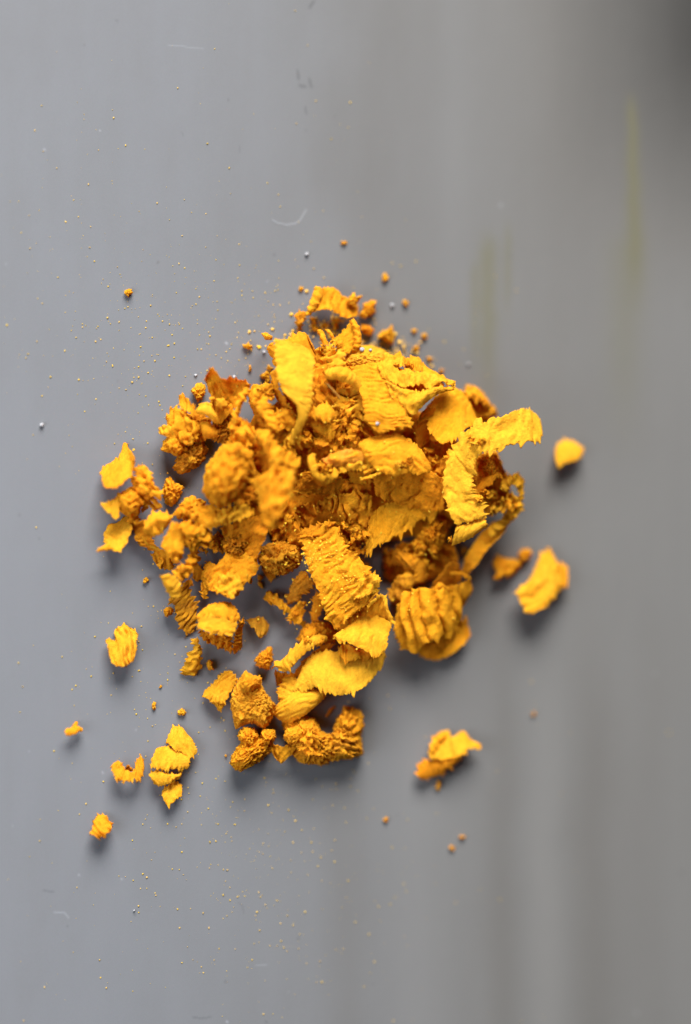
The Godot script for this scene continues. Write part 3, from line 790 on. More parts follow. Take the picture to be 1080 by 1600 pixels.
	thing("shell_flake", "two-lobed flake like a scallop shell, below the accordion folds", "flake", g, [
		["lobe", sheet([484,646,70, 496,634,74, 512,629,76, 518,640,76], [488,656,74, 502,658,80, 516,660,80, 527,656,76], {"c": GOLD, "c2": ORANGE, "arch": 4.0, "amp": 1.2, "per": 8.0, "wav": 1.5})],
		["lobe", sheet([486,650,68, 500,660,70, 514,662,70, 526,658,70], [490,664,64, 503,680,66, 516,690,66, 526,678,66], {"c": GOLD, "c2": ORANGE, "arch": 4.0, "amp": 1.2, "per": 8.0, "sb": 3.0})],
		["tooth_edge", sheet([484,676,60, 494,684,62, 504,690,62], [492,706,54, 504,702,54, 517,692,56], {"c": GOLD, "c2": ORANGE, "sb": 3.5, "tooth": 6.0})]])
	thing("slab_flake", "dark pitted slab in the shade below the accordion folds", "flake", g, [["slab",
		sheet([520,668,52, 540,664,54, 562,670,52], [522,698,44, 542,704,44, 560,694,44], {"c": ORANGE, "c2": AMBER, "wav": 4.0, "wl": 14.0, "rough": 1.4})]])
	# ridged orange sheet
	thing("ridged_flake", "large orange flake with slanting ridges across it, at the centre top", "flake", g, [["sheet",
		sheet([546,574,64, 558,600,76, 566,628,88, 572,656,96, 588,678,98], [589,563,66, 604,588,80, 616,612,90, 632,642,100, 651,668,104], {"c": ORANGE, "c2": GOLD, "amp": 1.5, "per": 8.5, "skew": -0.35, "wav": 2.5, "sa": 1.8, "sb": 2.2, "streak": 0.55, "rough": 0.9, "e1": 5.0})]])
	thing("crumpled_flake", "broad bright crumpled flake folded to a sharp point at its right end", "flake", g, [
		["upper_sheet", sheet([588,572,68, 606,562,68, 622,572,72, 642,575,74, 664,582,74, 688,592,76, 709,601,74], [596,592,82, 616,600,88, 636,606,92, 656,602,90, 668,604,88, 690,600,86, 710,606,80], {"c": LEMON, "c2": GOLD, "arch": 5.0, "amp": 1.6, "wav": 4.0, "wl": 20.0, "rough": 1.4, "sb": 3.0})],
		["lower_sheet", sheet([600,590,84, 622,602,90, 645,610,90, 668,606,88, 690,602,86, 708,604,82], [628,646,92, 638,658,94, 652,644,94, 666,630,92, 686,616,88, 707,610,82], {"c": LEMON, "c2": GOLD, "arch": 6.0, "amp": 1.6, "wav": 4.0, "wl": 18.0, "rough": 1.4, "sb": 1.2})],
		["inner", sheet([600,584,62, 630,590,66, 664,592,68, 694,596,70], [606,616,70, 634,622,72, 662,618,74, 696,608,76], {"c": ORANGE, "c2": GOLD, "sa": 0.0, "sb": 0.0})],
		["back_fold", sheet([628,562,58, 640,557,60, 652,558,60, 662,570,62, 688,586,66, 708,600,72], [634,576,70, 646,580,72, 656,582,72, 666,584,74, 690,594,76, 710,602,76], {"c": ORANGE, "c2": GOLD, "wav": 2.0, "sa": 3.0})],  # darker orange here paints in the shade inside the fold
		["rough_edge", sheet([590,566,60, 606,556,60, 622,553,60, 632,558,62], [592,580,72, 608,572,74, 622,574,76, 634,576,76], {"c": LEMON, "c2": GOLD, "rough": 2.2, "wav": 4.0, "wl": 12.0})]])
	thing("broad_flake", "broad smooth flake behind the pointed crumpled one, curving towards the right", "flake", g, [["sheet",
		sheet([664,636,52, 680,618,54, 700,606,54, 722,610,52, 734,630,50, 744,654,46], [668,668,74, 684,690,78, 700,694,80, 718,682,76, 732,668,68, 748,660,56], {"c": GOLD, "c2": Color(0.88, 0.40, 0.014), "amp": 0.8, "wav": 3.0, "rough": 0.8})]])
	thing("curled_flake", "dark orange inner wall under the pointed crumpled flake", "flake", g, [
		["wall", sheet([656,648,76, 648,668,66, 650,690,58, 656,708,54], [678,632,80, 678,650,64, 674,670,54, 672,690,50], {"c": ORANGE, "c2": AMBER, "arch": -4.0, "sa": 2.5})],
		["floor", sheet([642,682,48, 650,700,46, 656,716,44], [668,676,44, 676,694,42, 680,706,42], {"c": ORANGE, "c2": AMBER})]])
	thing("crumpled_clump", "soft brownish crumple in the background, between the broad flake and the long shaving", "clump", g, [
		["crumple", crag([722,616, 732,604, 748,610, 758,626, 770,636, 776,648, 752,658, 736,650, 728,636], 0, 34, {"amp": 8.0, "sc": 15.0, "c": GOLD, "c2": AMBER})],
		["fold", sheet([726,610,30, 740,607,34, 754,618,34, 760,632,30], [730,626,40, 742,628,44, 752,634,42, 758,642,34], {"c": GOLD, "c2": AMBER, "arch": 6.0, "wav": 5.0, "wl": 14.0})]])


# ---------------------------------------------------------------- middle and right of the heap
func make_pile_middle() -> void:
	var g := "golden flakes heaped on the board"
	thing("long_shaving", "long bright yellow serrated shaving bent like an elbow, right side of the heap", "flake", g, [
		["strip", sheet([845,668,84, 838,644,85, 826,637,88, 810,639,92, 786,648,98, 757,656,104, 730,668,102, 710,694,98, 698,716,96, 690,745,98, 690,775,100, 700,800,102, 714,822,102], [849,682,94, 842,690,97, 826,692,102, 795,701,108, 766,707,112, 748,713,112, 745,722,110, 742,738,108, 740,756,106, 744,772,106, 756,788,106, 761,810,104], {"c": LEMON, "c2": LEMON, "amp": 1.3, "per": 24.0, "wav": 3.0, "sa": 4.6, "sb": 5.0, "tooth": 8.5, "rough": 1.0, "crisp": 1.0})],
		["curled_lip", sheet([714,818,98, 726,816,99, 742,812,100, 758,808,100], [704,854,92, 718,849,94, 740,838,96, 764,820,98], {"c": LEMON, "c2": LEMON, "arch": 7.0, "amp": 0.9, "wav": 1.5, "e0": 4.0, "sb": 1.0})]])
	thing("crumpled_clump", "tangle of crumpled folds and a ragged loop inside the elbow of the long shaving", "clump", g, [
		["lump", crag([745,714, 760,708, 776,708, 784,726, 780,742, 762,746, 746,736], 40, 92, {"amp": 5.0, "sc": 14.0, "fib": 1.8, "ang": 80, "c": GOLD, "c2": AMBER})],
		["core", crag([742,745, 765,735, 790,740, 796,765, 785,795, 765,805, 748,790], 20, 60, {"amp": 7.0, "sc": 13.0, "c": AMBER, "c2": ORANGE})],
		["slab", sheet([740,768,74, 750,750,78, 768,740,80, 782,738,78], [748,776,80, 760,764,84, 774,752,84, 786,744,80], {"c": ORANGE, "c2": ORANGE, "arch": 3.0, "amp": 0.6, "th": 4.0}), "smooth deep orange slab"],
		["crumb_ridge", crag([742,776, 756,765, 770,764, 774,774, 762,786, 750,792], 50, 80, {"amp": 5.0, "sc": 7.0, "c": GOLD, "c2": LEMON})],
		["wall", sheet([775,736,60, 788,732,64, 794,746,60], [770,762,56, 784,762,60, 790,766,58], {"c": AMBER, "c2": ORANGE, "wav": 4.0, "wl": 12.0})],
		["loop", sheet([782,765,66, 790,748,66, 803,741,62, 814,750,58, 818,772,54, 815,796,52, 797,818,48, 766,838,44], [790,772,72, 797,762,72, 803,757,70, 807,764,66, 808,778,62, 802,790,58, 784,806,54, 756,828,48], {"c": GOLD, "c2": LEMON, "amp": 2.0, "per": 9.0, "arch": 4.0, "wav": 4.0, "wl": 12.0, "rough": 1.5, "sa": 3.0})],
		["bridge", sheet([764,790,66, 778,782,70, 794,772,68, 804,768,62], [768,804,62, 784,800,64, 798,792,62, 808,786,58], {"c": GOLD, "c2": LEMON, "amp": 2.5, "per": 9.0, "wav": 5.0, "wl": 10.0, "rough": 1.4})]])
	thing("blade_flake", "long smooth blade curving down from the tangle to the pleated flake", "flake", g, [["blade",
		sheet([772,815,34, 752,834,30, 736,856,26, 724,880,22, 718,902,18], [802,808,42, 782,838,44, 762,860,42, 746,880,38, 734,898,32], {"c": GOLD, "c2": ORANGE, "amp": 0.6, "wav": 2.0, "sa": 1.0, "sb": 1.0})]])
	thing("petal_flake", "broad petal with lengthwise creases lying across the centre of the heap", "flake", g, [
		["petal", sheet([563,694,80, 582,682,84, 608,679,88, 632,682,90, 652,697,90, 668,720,88], [562,704,84, 576,722,92, 592,736,98, 615,742,100, 645,741,98, 676,739,92], {"c": GOLD, "c2": ORANGE, "along": true, "amp": 1.5, "per": 15.0, "arch": 6.0, "wav": 2.5, "streak": 0.4, "sa": 1.6, "sb": 1.5})],
		["rib", sheet([562,748,88, 585,740,92, 612,729,96], [564,752,88, 588,745,92, 614,733,96], {"c": LEMON, "c2": GOLD, "arch": 2.5, "sa": 0.6, "sb": 0.6})],
		["rib", sheet([566,738,86, 582,730,90, 596,722,94], [568,743,86, 585,736,90, 600,728,94], {"c": GOLD, "c2": ORANGE, "arch": 2.5, "sa": 0.6, "sb": 0.6})],
		["fold", sheet([556,716,78, 562,728,80, 566,744,78], [578,712,86, 582,726,88, 578,742,84], {"c": GOLD, "c2": LEMON, "wav": 4.0, "wl": 10.0, "amp": 1.5})]])
	thing("rolled_flake", "smooth peach-brown rolled flake with a frilled yellow lower lip, left of the central petal", "flake", g, [
		["roll", sheet([500,719,74, 518,709,80, 545,702,82, 568,704,80], [506,728,80, 526,729,84, 550,724,86, 576,720,84], {"c": PEACH, "c2": ORANGE, "arch": 6.0, "amp": 1.0, "per": 9.0, "along": true, "wav": 3.0, "wl": 16.0, "sa": 1.2, "sb": 1.2, "rough": 0.6, "e0": 6.0}), "peach-brown rolled upper face"],
		["lip", sheet([518,735,76, 532,727,82, 552,721,84, 577,713,84], [520,743,80, 538,739,84, 553,736,84, 578,732,82], {"c": LEMON, "c2": GOLD, "amp": 2.0, "per": 12.0, "wav": 3.0, "wl": 12.0, "sb": 2.5})],
		["under", sheet([542,738,66, 560,735,68, 582,736,68], [546,752,62, 562,756,62, 582,752,62], {"c": GOLD, "c2": ORANGE, "sb": 2.0})]])
	thing("ear_flake", "ear-shaped curl with a ragged hollow, left of the peach-brown roll", "flake", g, [
		["rim", sheet([480,711,84, 483,728,86, 488,744,84, 497,757,80, 511,757,78, 524,747,78, 529,736,80], [492,708,88, 494,722,92, 497,734,92, 503,741,90, 510,742,88, 518,737,86, 521,729,84], {"c": LEMON, "c2": GOLD, "arch": 5.0, "wav": 2.5, "wl": 16.0, "sa": 0.8, "sb": 1.6, "amp": 0.6})],
		["crumple", crag([496,728, 502,722, 510,727, 520,724, 524,736, 514,744, 503,742], 60, 88, {"amp": 6.0, "sc": 7.0, "c": GOLD, "c2": ORANGE})]])
	# serrated plates
	thing("serrated_plate", "dark orange plate with a saw-toothed lower edge, right of centre under the petal", "flake", g, [["plate",
		sheet([580,742,84, 612,736,86, 650,736,84, 680,740,80, 694,752,78], [586,774,66, 606,783,64, 628,790,62, 655,796,62, 680,799,60, 696,801,60], {"c": ORANGE, "c2": ORANGE, "amp": 1.8, "per": 34.0, "crisp": 1.0, "wav": 3.0, "sb": 6.0, "sa": 1.0, "tooth": 10.0, "step": 1.05})]])
	thing("serrated_plate", "golden plate with the longest saw-toothed edge, slanting below the dark orange plate", "flake", g, [["plate",
		sheet([576,815,56, 588,796,56, 612,784,58, 645,782,56, 684,792,52], [570,870,52, 588,858,54, 604,850,56, 630,836,56, 655,818,54, 686,804,52], {"c": Color(0.86, 0.375, 0.013), "c2": GOLD, "amp": 1.0, "per": 22.0, "crisp": 1.0, "wav": 2.5, "sb": 6.0, "sa": 1.0, "tooth": 10.0, "step": 1.05, "rough": 0.9})]])
	thing("serrated_plate", "shaded plate with ragged teeth on its left end, under the ear-shaped curl", "flake", g, [["plate",
		sheet([466,742,62, 480,736,66, 504,738,68, 526,742,66, 542,754,62], [450,775,50, 472,773,52, 496,773,54, 516,773,54, 530,771,54], {"c": ORANGE, "c2": AMBER, "amp": 0.9, "wav": 2.0, "sa": 3.0, "e0": 9.0, "e1": 6.0, "rough": 1.0})]])
	thing("pleated_flake", "upright pleats with jagged ends in the shaded centre of the heap", "flake", g, [
		["pleats", sheet([494,788,52, 508,778,56, 524,768,58, 540,770,58, 562,768,58, 582,774,56], [494,802,46, 516,798,44, 530,808,44, 548,816,44, 568,822,44, 586,818,44], {"c": GOLD, "c2": AMBER, "amp": 6.0, "per": 15.0, "crisp": 0.7, "sb": 4.0, "rough": 1.3})],
		["back", sheet([528,756,46, 552,750,48, 580,754,46], [535,776,40, 556,776,40, 584,778,40], {"c": ORANGE, "c2": AMBER, "wav": 4.0, "wl": 14.0})],
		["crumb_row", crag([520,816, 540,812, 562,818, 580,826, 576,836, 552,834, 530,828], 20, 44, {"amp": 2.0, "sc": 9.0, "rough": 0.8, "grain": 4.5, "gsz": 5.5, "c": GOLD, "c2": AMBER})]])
	thing("ring_flake", "hollow ragged ring like a tiny cup, below the upright pleats", "flake", g, [
		["cup", sheet([546,838,44, 552,828,44, 566,826,44, 578,834,44, 583,848,44, 578,862,42, 562,867,42, 549,860,42, 545,846,44], [556,842,34, 560,838,34, 566,837,34, 571,841,34, 573,848,34, 570,854,34, 563,856,34, 557,852,34, 555,844,34], {"c": AMBER, "c2": GOLD, "rough": 1.8, "amp": 1.5, "arch": 5.0, "e0": 0.0, "e1": 0.0, "wav": 3.0, "wl": 12.0})],
		["bits", crag([520,834, 530,828, 540,836, 545,850, 538,858, 528,848], 14, 44, {"amp": 5.0, "sc": 8.0, "c": GOLD, "c2": ORANGE})]])
	# the central ridged strip with its curl
	thing("ridged_strip", "broad ridged strip running down the middle and curling over at its lower end", "flake", g, [
		["strip", sheet([466,838,46, 474,855,50, 475,872,54, 482,893,58, 493,917,60, 503,940,60, 508,962,58, 524,988,54], [516,810,50, 533,836,56, 545,858,60, 561,868,64, 580,893,66, 595,906,66, 592,918,66, 590,930,64], {"c": GOLD, "c2": ORANGE, "amp": 2.0, "per": 10.5, "skew": 0.28, "wav": 2.5, "wl": 26.0, "rough": 1.5, "sa": 3.0, "sb": 3.2, "tooth": 8.0, "streak": 0.6, "crisp": 0.6})],
		["torn_corner", sheet([462,832,44, 472,826,48, 486,822,50, 502,816,50], [470,848,44, 482,842,50, 496,838,52, 514,830,52], {"c": ORANGE, "c2": AMBER, "amp": 2.4, "per": 8.0, "along": true, "wav": 3.0, "rough": 1.4})],
		["broken_layer", sheet([552,905,66, 568,897,70, 584,895,70, 597,904,69], [544,934,64, 558,937,68, 572,934,70, 592,922,69], {"c": GOLD, "c2": LEMON, "wav": 5.0, "wl": 14.0, "rough": 1.6, "amp": 1.5, "sb": 3.0})],
		["inner_wall", sheet([572,946,54, 584,940,52, 598,932,52, 606,946,50], [572,962,46, 584,966,42, 600,968,40, 614,972,44], {"c": ORANGE, "c2": GOLD, "wav": 2.0})],
		["rim", sheet([570,950,62, 580,938,66, 590,930,68, 602,929,68, 610,952,68, 619,978,66], [576,954,60, 586,944,62, 592,938,64, 598,938,66, 604,956,66, 612,978,64], {"c": LEMON, "c2": GOLD, "arch": 2.0, "sa": 2.5, "sb": 1.0, "rough": 1.4})],
		["curl", sheet([520,994,52, 534,982,50, 552,972,46, 572,962,42, 592,962,44, 616,974,54], [520,998,58, 540,1006,64, 562,1015,66, 580,1022,66, 592,1028,64, 606,1010,62], {"c": LEMON, "c2": GOLD, "arch": 5.0, "amp": 1.2, "per": 18.0, "wav": 3.0, "sb": 3.5, "tooth": 7.0, "rough": 1.1})]])
	var gr := granules([[500,868,60, 46,30, 90], [520,945,60, 40,14, 30], [545,905,66, 40,20, 40]], 0.6, 1.7, 5, 0.0)
	gr.name = "granules"
	gr.set_meta("kind", "stuff")
	var host: Node3D = get_node("ridged_strip")
	gr.position = -host.position
	host.add_child(gr)


# ---------------------------------------------------------------- lower part of the heap
func make_pile_low() -> void:
	var g := "golden flakes heaped on the board"
	thing("bright_plate", "brightest lemon-yellow oval plate with toothed edges, low in the middle", "flake", g, [
		["plate", sheet([460,1076,22, 468,1052,26, 484,1026,30, 506,1016,32, 535,1017,34, 565,1022,34, 594,1015,34, 602,1018,36], [457,1087,28, 474,1079,36, 497,1077,44, 520,1087,48, 542,1085,50, 564,1079,50, 586,1056,46, 605,1026,40], {"c": LEMON, "c2": LEMON, "amp": 0.5, "wav": 2.0, "arch": 5.0, "sa": 2.5, "sb": 4.5, "tooth": 8.0, "rough": 0.8, "e1": 1.5})],
		["flap", sheet([528,1010,44, 540,1006,46, 562,1012,50, 590,1020,48], [529,1024,48, 540,1036,52, 558,1032,54, 590,1026,50], {"c": GOLD, "c2": ORANGE, "arch": 3.0, "wav": 2.5, "wl": 18.0, "amp": 0.8})]])
	thing("rolled_flake", "half-rolled yellow flake like a leaf, upper left of the bright oval plate", "flake", g, [
		["roll", sheet([423,1048,28, 440,1029,30, 460,1012,32, 480,998,34, 500,991,34, 512,995,36], [436,1046,36, 452,1050,40, 462,1036,42, 482,1018,44, 500,1006,42, 513,1002,40], {"c": LEMON, "c2": GOLD, "arch": 7.0, "amp": 0.9, "wav": 1.5, "sb": 2.8, "rough": 0.9})],
		["inner", sheet([427,1050,24, 440,1050,26, 458,1050,28, 480,1026,30, 512,1002,32], [431,1072,10, 446,1064,12, 460,1060,16, 490,1034,22, 525,1006,26], {"c": ORANGE, "c2": AMBER, "amp": 1.2, "e0": 4.0, "sb": 2.5})]])
	thing("rolled_flake", "smooth yellow scroll under the lower left of the bright oval plate", "flake", g, [
		["scroll", sheet([433,1104,16, 440,1092,24, 456,1082,30, 480,1078,32, 508,1080,30], [437,1124,14, 448,1131,20, 466,1124,28, 492,1106,34, 512,1086,32], {"c": LEMON, "c2": GOLD, "arch": 11.0, "amp": 0.9, "per": 8.0, "along": true, "wav": 1.5, "sa": 1.0, "sb": 1.0})],
		["nape", sheet([446,1054,18, 436,1072,22, 433,1096,22], [462,1056,22, 462,1076,28, 456,1096,30], {"c": GOLD, "c2": LEMON, "amp": 2.0, "per": 10.0, "arch": 5.0, "wav": 2.0})],
		["tongue", sheet([474,1076,30, 490,1078,32, 508,1080,32], [468,1098,36, 484,1104,38, 500,1094,36], {"c": GOLD, "c2": ORANGE, "amp": 1.6, "per": 7.0, "sb": 3.5, "tooth": 6.0})]])
	thing("pleated_cup", "cup of soft pleats like a skirt, lower right of the heap", "flake", g, [
		["skirt", sheet([620,950,30, 628,932,40, 644,922,48, 662,918,52, 684,921,52, 704,918,46, 716,930,38], [628,1016,26, 646,1014,40, 664,1010,48, 684,1002,48, 700,994,42, 712,980,34, 719,960,32], {"c": Color(0.86, 0.385, 0.014), "c2": GOLD, "amp": 6.5, "per": 21.0, "crisp": 0.8, "warp": 0.3, "even": true, "arch": 8.0, "wav": 2.0, "e0": 4.0, "e1": 4.0, "sa": 2.0, "sb": 4.0, "tooth": 16.0, "rough": 0.8, "th": 4.0})],
		["back_wall", sheet([670,922,34, 684,902,40, 702,878,46, 719,880,46], [684,930,26, 698,920,26, 712,914,26, 722,906,30], {"c": ORANGE, "c2": AMBER, "wav": 2.0})],
		["side_wall", sheet([700,916,40, 716,912,46, 728,908,46, 737,904,42], [712,968,28, 720,954,28, 728,940,28, 735,922,28], {"c": GOLD, "c2": ORANGE, "arch": 3.0, "wav": 1.5, "sa": 1.2, "th": 3.5})],
		["rim", sheet([702,892,44, 714,893,46, 728,897,46, 737,904,42], [704,898,46, 715,899,48, 726,903,48, 733,909,44], {"c": GOLD, "c2": ORANGE, "arch": 2.0, "sa": 0.8, "sb": 0.8})],
		["fold", sheet([676,922,46, 684,910,50, 694,912,50, 703,922,48], [682,928,48, 690,920,52, 696,922,52, 703,928,48], {"c": GOLD, "c2": ORANGE, "arch": 3.0, "sa": 0.8, "sb": 0.8})],
		["under_lip", sheet([650,1006,8, 672,1004,16, 696,990,22, 718,970,24, 732,966,22], [652,1024,4, 680,1032,10, 704,1024,18, 726,1006,20, 737,992,18], {"c": ORANGE, "c2": GOLD, "arch": -5.0, "wav": 2.5, "sb": 1.5})],
		["under_body", crag([640,960, 670,940, 705,945, 722,970, 715,1005, 685,1022, 652,1012], 0, 24, {"amp": 4.0, "sc": 18.0, "c": ORANGE, "c2": AMBER})]])
	thing("knotted_curl", "tan twisted knot in the shaded hollow above the pleated cup", "flake", g, [
		["wedge", sheet([611,864,30, 622,855,34, 640,866,36, 654,886,34], [613,884,26, 624,886,30, 638,890,32, 650,894,30], {"c": ORANGE, "c2": BROWN, "amp": 2.6, "per": 8.0, "along": true, "arch": 3.0})],
		["hook", sheet([640,866,30, 655,864,34, 665,882,34, 663,908,30], [640,888,32, 646,890,36, 648,898,36, 645,911,30], {"c": GOLD, "c2": AMBER, "arch": 4.0, "wav": 2.0})],
		["lobe", sheet([646,892,32, 630,894,32, 614,910,28, 606,934,22], [650,912,32, 642,924,32, 632,934,28, 618,941,22], {"c": GOLD, "c2": BROWN, "arch": 5.0, "wav": 3.0, "wl": 14.0, "amp": 1.2})],
		["root", crag([612,925, 622,920, 636,932, 640,950, 622,945, 610,940], 0, 20, {"amp": 4.0, "sc": 9.0, "c": AMBER, "c2": ORANGE})]])
	thing("finger_lump", "crumbly lump with blunt fingers pointing down, under the end of the golden plate", "lump", g, [
		["lump", crag([654,836, 666,820, 682,808, 697,814, 698,832, 690,850, 672,852, 660,848], 10, 50, {"amp": 7.0, "sc": 11.0, "c": ORANGE, "c2": GOLD})],
		["finger", crag([643,850, 650,842, 664,846, 668,854, 658,862, 648,860], 20, 44, {"amp": 4.0, "sc": 8.0, "c": GOLD, "c2": ORANGE})],
		["finger", crag([672,850, 682,842, 690,846, 688,858, 684,872, 677,872, 672,860], 20, 46, {"amp": 4.0, "sc": 8.0, "c": GOLD, "c2": ORANGE})]])
	# flakes deep in the hollows
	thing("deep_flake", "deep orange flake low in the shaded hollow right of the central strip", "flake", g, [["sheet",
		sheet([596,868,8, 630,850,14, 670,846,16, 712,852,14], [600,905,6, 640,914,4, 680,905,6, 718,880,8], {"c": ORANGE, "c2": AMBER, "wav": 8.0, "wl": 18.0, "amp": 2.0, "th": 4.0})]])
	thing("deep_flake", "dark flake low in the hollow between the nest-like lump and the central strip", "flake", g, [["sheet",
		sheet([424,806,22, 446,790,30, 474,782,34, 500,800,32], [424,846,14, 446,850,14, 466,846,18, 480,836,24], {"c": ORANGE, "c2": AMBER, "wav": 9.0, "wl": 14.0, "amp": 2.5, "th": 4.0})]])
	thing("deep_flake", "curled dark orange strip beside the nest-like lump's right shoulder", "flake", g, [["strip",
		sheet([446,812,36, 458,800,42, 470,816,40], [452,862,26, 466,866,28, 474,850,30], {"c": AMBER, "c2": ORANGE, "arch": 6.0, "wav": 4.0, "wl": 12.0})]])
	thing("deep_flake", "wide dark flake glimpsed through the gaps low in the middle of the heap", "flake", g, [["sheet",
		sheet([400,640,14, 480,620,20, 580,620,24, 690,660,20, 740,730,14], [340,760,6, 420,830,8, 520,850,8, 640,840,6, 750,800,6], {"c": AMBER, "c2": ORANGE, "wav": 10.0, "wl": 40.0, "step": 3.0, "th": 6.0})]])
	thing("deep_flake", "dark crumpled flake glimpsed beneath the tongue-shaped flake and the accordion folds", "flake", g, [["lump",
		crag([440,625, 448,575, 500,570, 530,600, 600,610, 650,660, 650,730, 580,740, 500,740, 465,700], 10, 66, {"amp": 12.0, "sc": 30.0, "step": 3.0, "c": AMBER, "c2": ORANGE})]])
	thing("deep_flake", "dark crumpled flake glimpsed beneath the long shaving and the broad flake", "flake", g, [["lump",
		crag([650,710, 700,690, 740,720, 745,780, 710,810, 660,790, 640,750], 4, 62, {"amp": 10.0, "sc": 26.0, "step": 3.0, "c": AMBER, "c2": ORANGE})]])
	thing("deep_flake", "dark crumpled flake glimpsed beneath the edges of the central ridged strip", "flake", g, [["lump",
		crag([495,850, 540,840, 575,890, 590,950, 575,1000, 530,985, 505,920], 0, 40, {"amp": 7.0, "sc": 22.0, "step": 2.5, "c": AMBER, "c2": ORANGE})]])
	thing("worm_crumb", "knobbly worm-like crumb left of the central strip's foot", "crumb", "", [
		["worm", sheet([415,928,1, 424,925,6, 438,938,12, 456,950,14], [416,939,3, 428,944,20, 442,955,20, 453,962,16], {"c": GOLD, "c2": ORANGE, "arch": 5.0, "wav": 3.0, "wl": 8.0, "amp": 2.0, "per": 8.0})]])
	thing("chip", "yellow chip with a ragged lower edge hanging beside the knobbly worm-like crumb", "chip", "", [
		["face", sheet([450,952,18, 449,964,20, 453,976,18], [477,936,20, 476,956,22, 470,978,20], {"c": GOLD, "c2": ORANGE, "wav": 3.0, "wl": 10.0, "amp": 1.5, "e1": 5.0})],
		["corner", sheet([464,968,14, 468,978,8, 476,986,1], [474,962,16, 476,972,9, 478,984,1], {"c": GOLD})]])
	thing("blade_flake", "brown-orange blade leaning in shadow against the central strip's left edge", "flake", g, [["blade",
		sheet([478,888,30, 462,904,24, 450,924,18, 447,942,10], [493,908,34, 484,922,30, 470,934,22, 452,946,12], {"c": AMBER, "c2": BROWN, "amp": 2.0, "per": 9.0, "along": true, "arch": 4.0, "rough": 1.0})]])
	thing("blade_flake", "narrow shaded blade standing beside the lower half of the central strip", "flake", g, [["blade",
		sheet([493,922,26, 487,945,20, 484,970,10], [503,926,32, 504,950,28, 497,972,16], {"c": AMBER, "c2": ORANGE, "arch": 3.0, "wav": 2.0})]])
	thing("crumpled_flake", "shaded crumple under the foot of the central strip", "flake", g, [
		["lump", crag([465,1000, 474,982, 490,972, 510,974, 528,986, 524,1002, 500,1006, 480,1006], 0, 30, {"amp": 5.0, "sc": 14.0, "c": ORANGE, "c2": AMBER})],
		["fold", sheet([470,994,22, 482,980,26, 496,978,26], [474,1004,26, 486,998,30, 498,990,30], {"c": GOLD, "c2": ORANGE, "arch": 4.0})]])


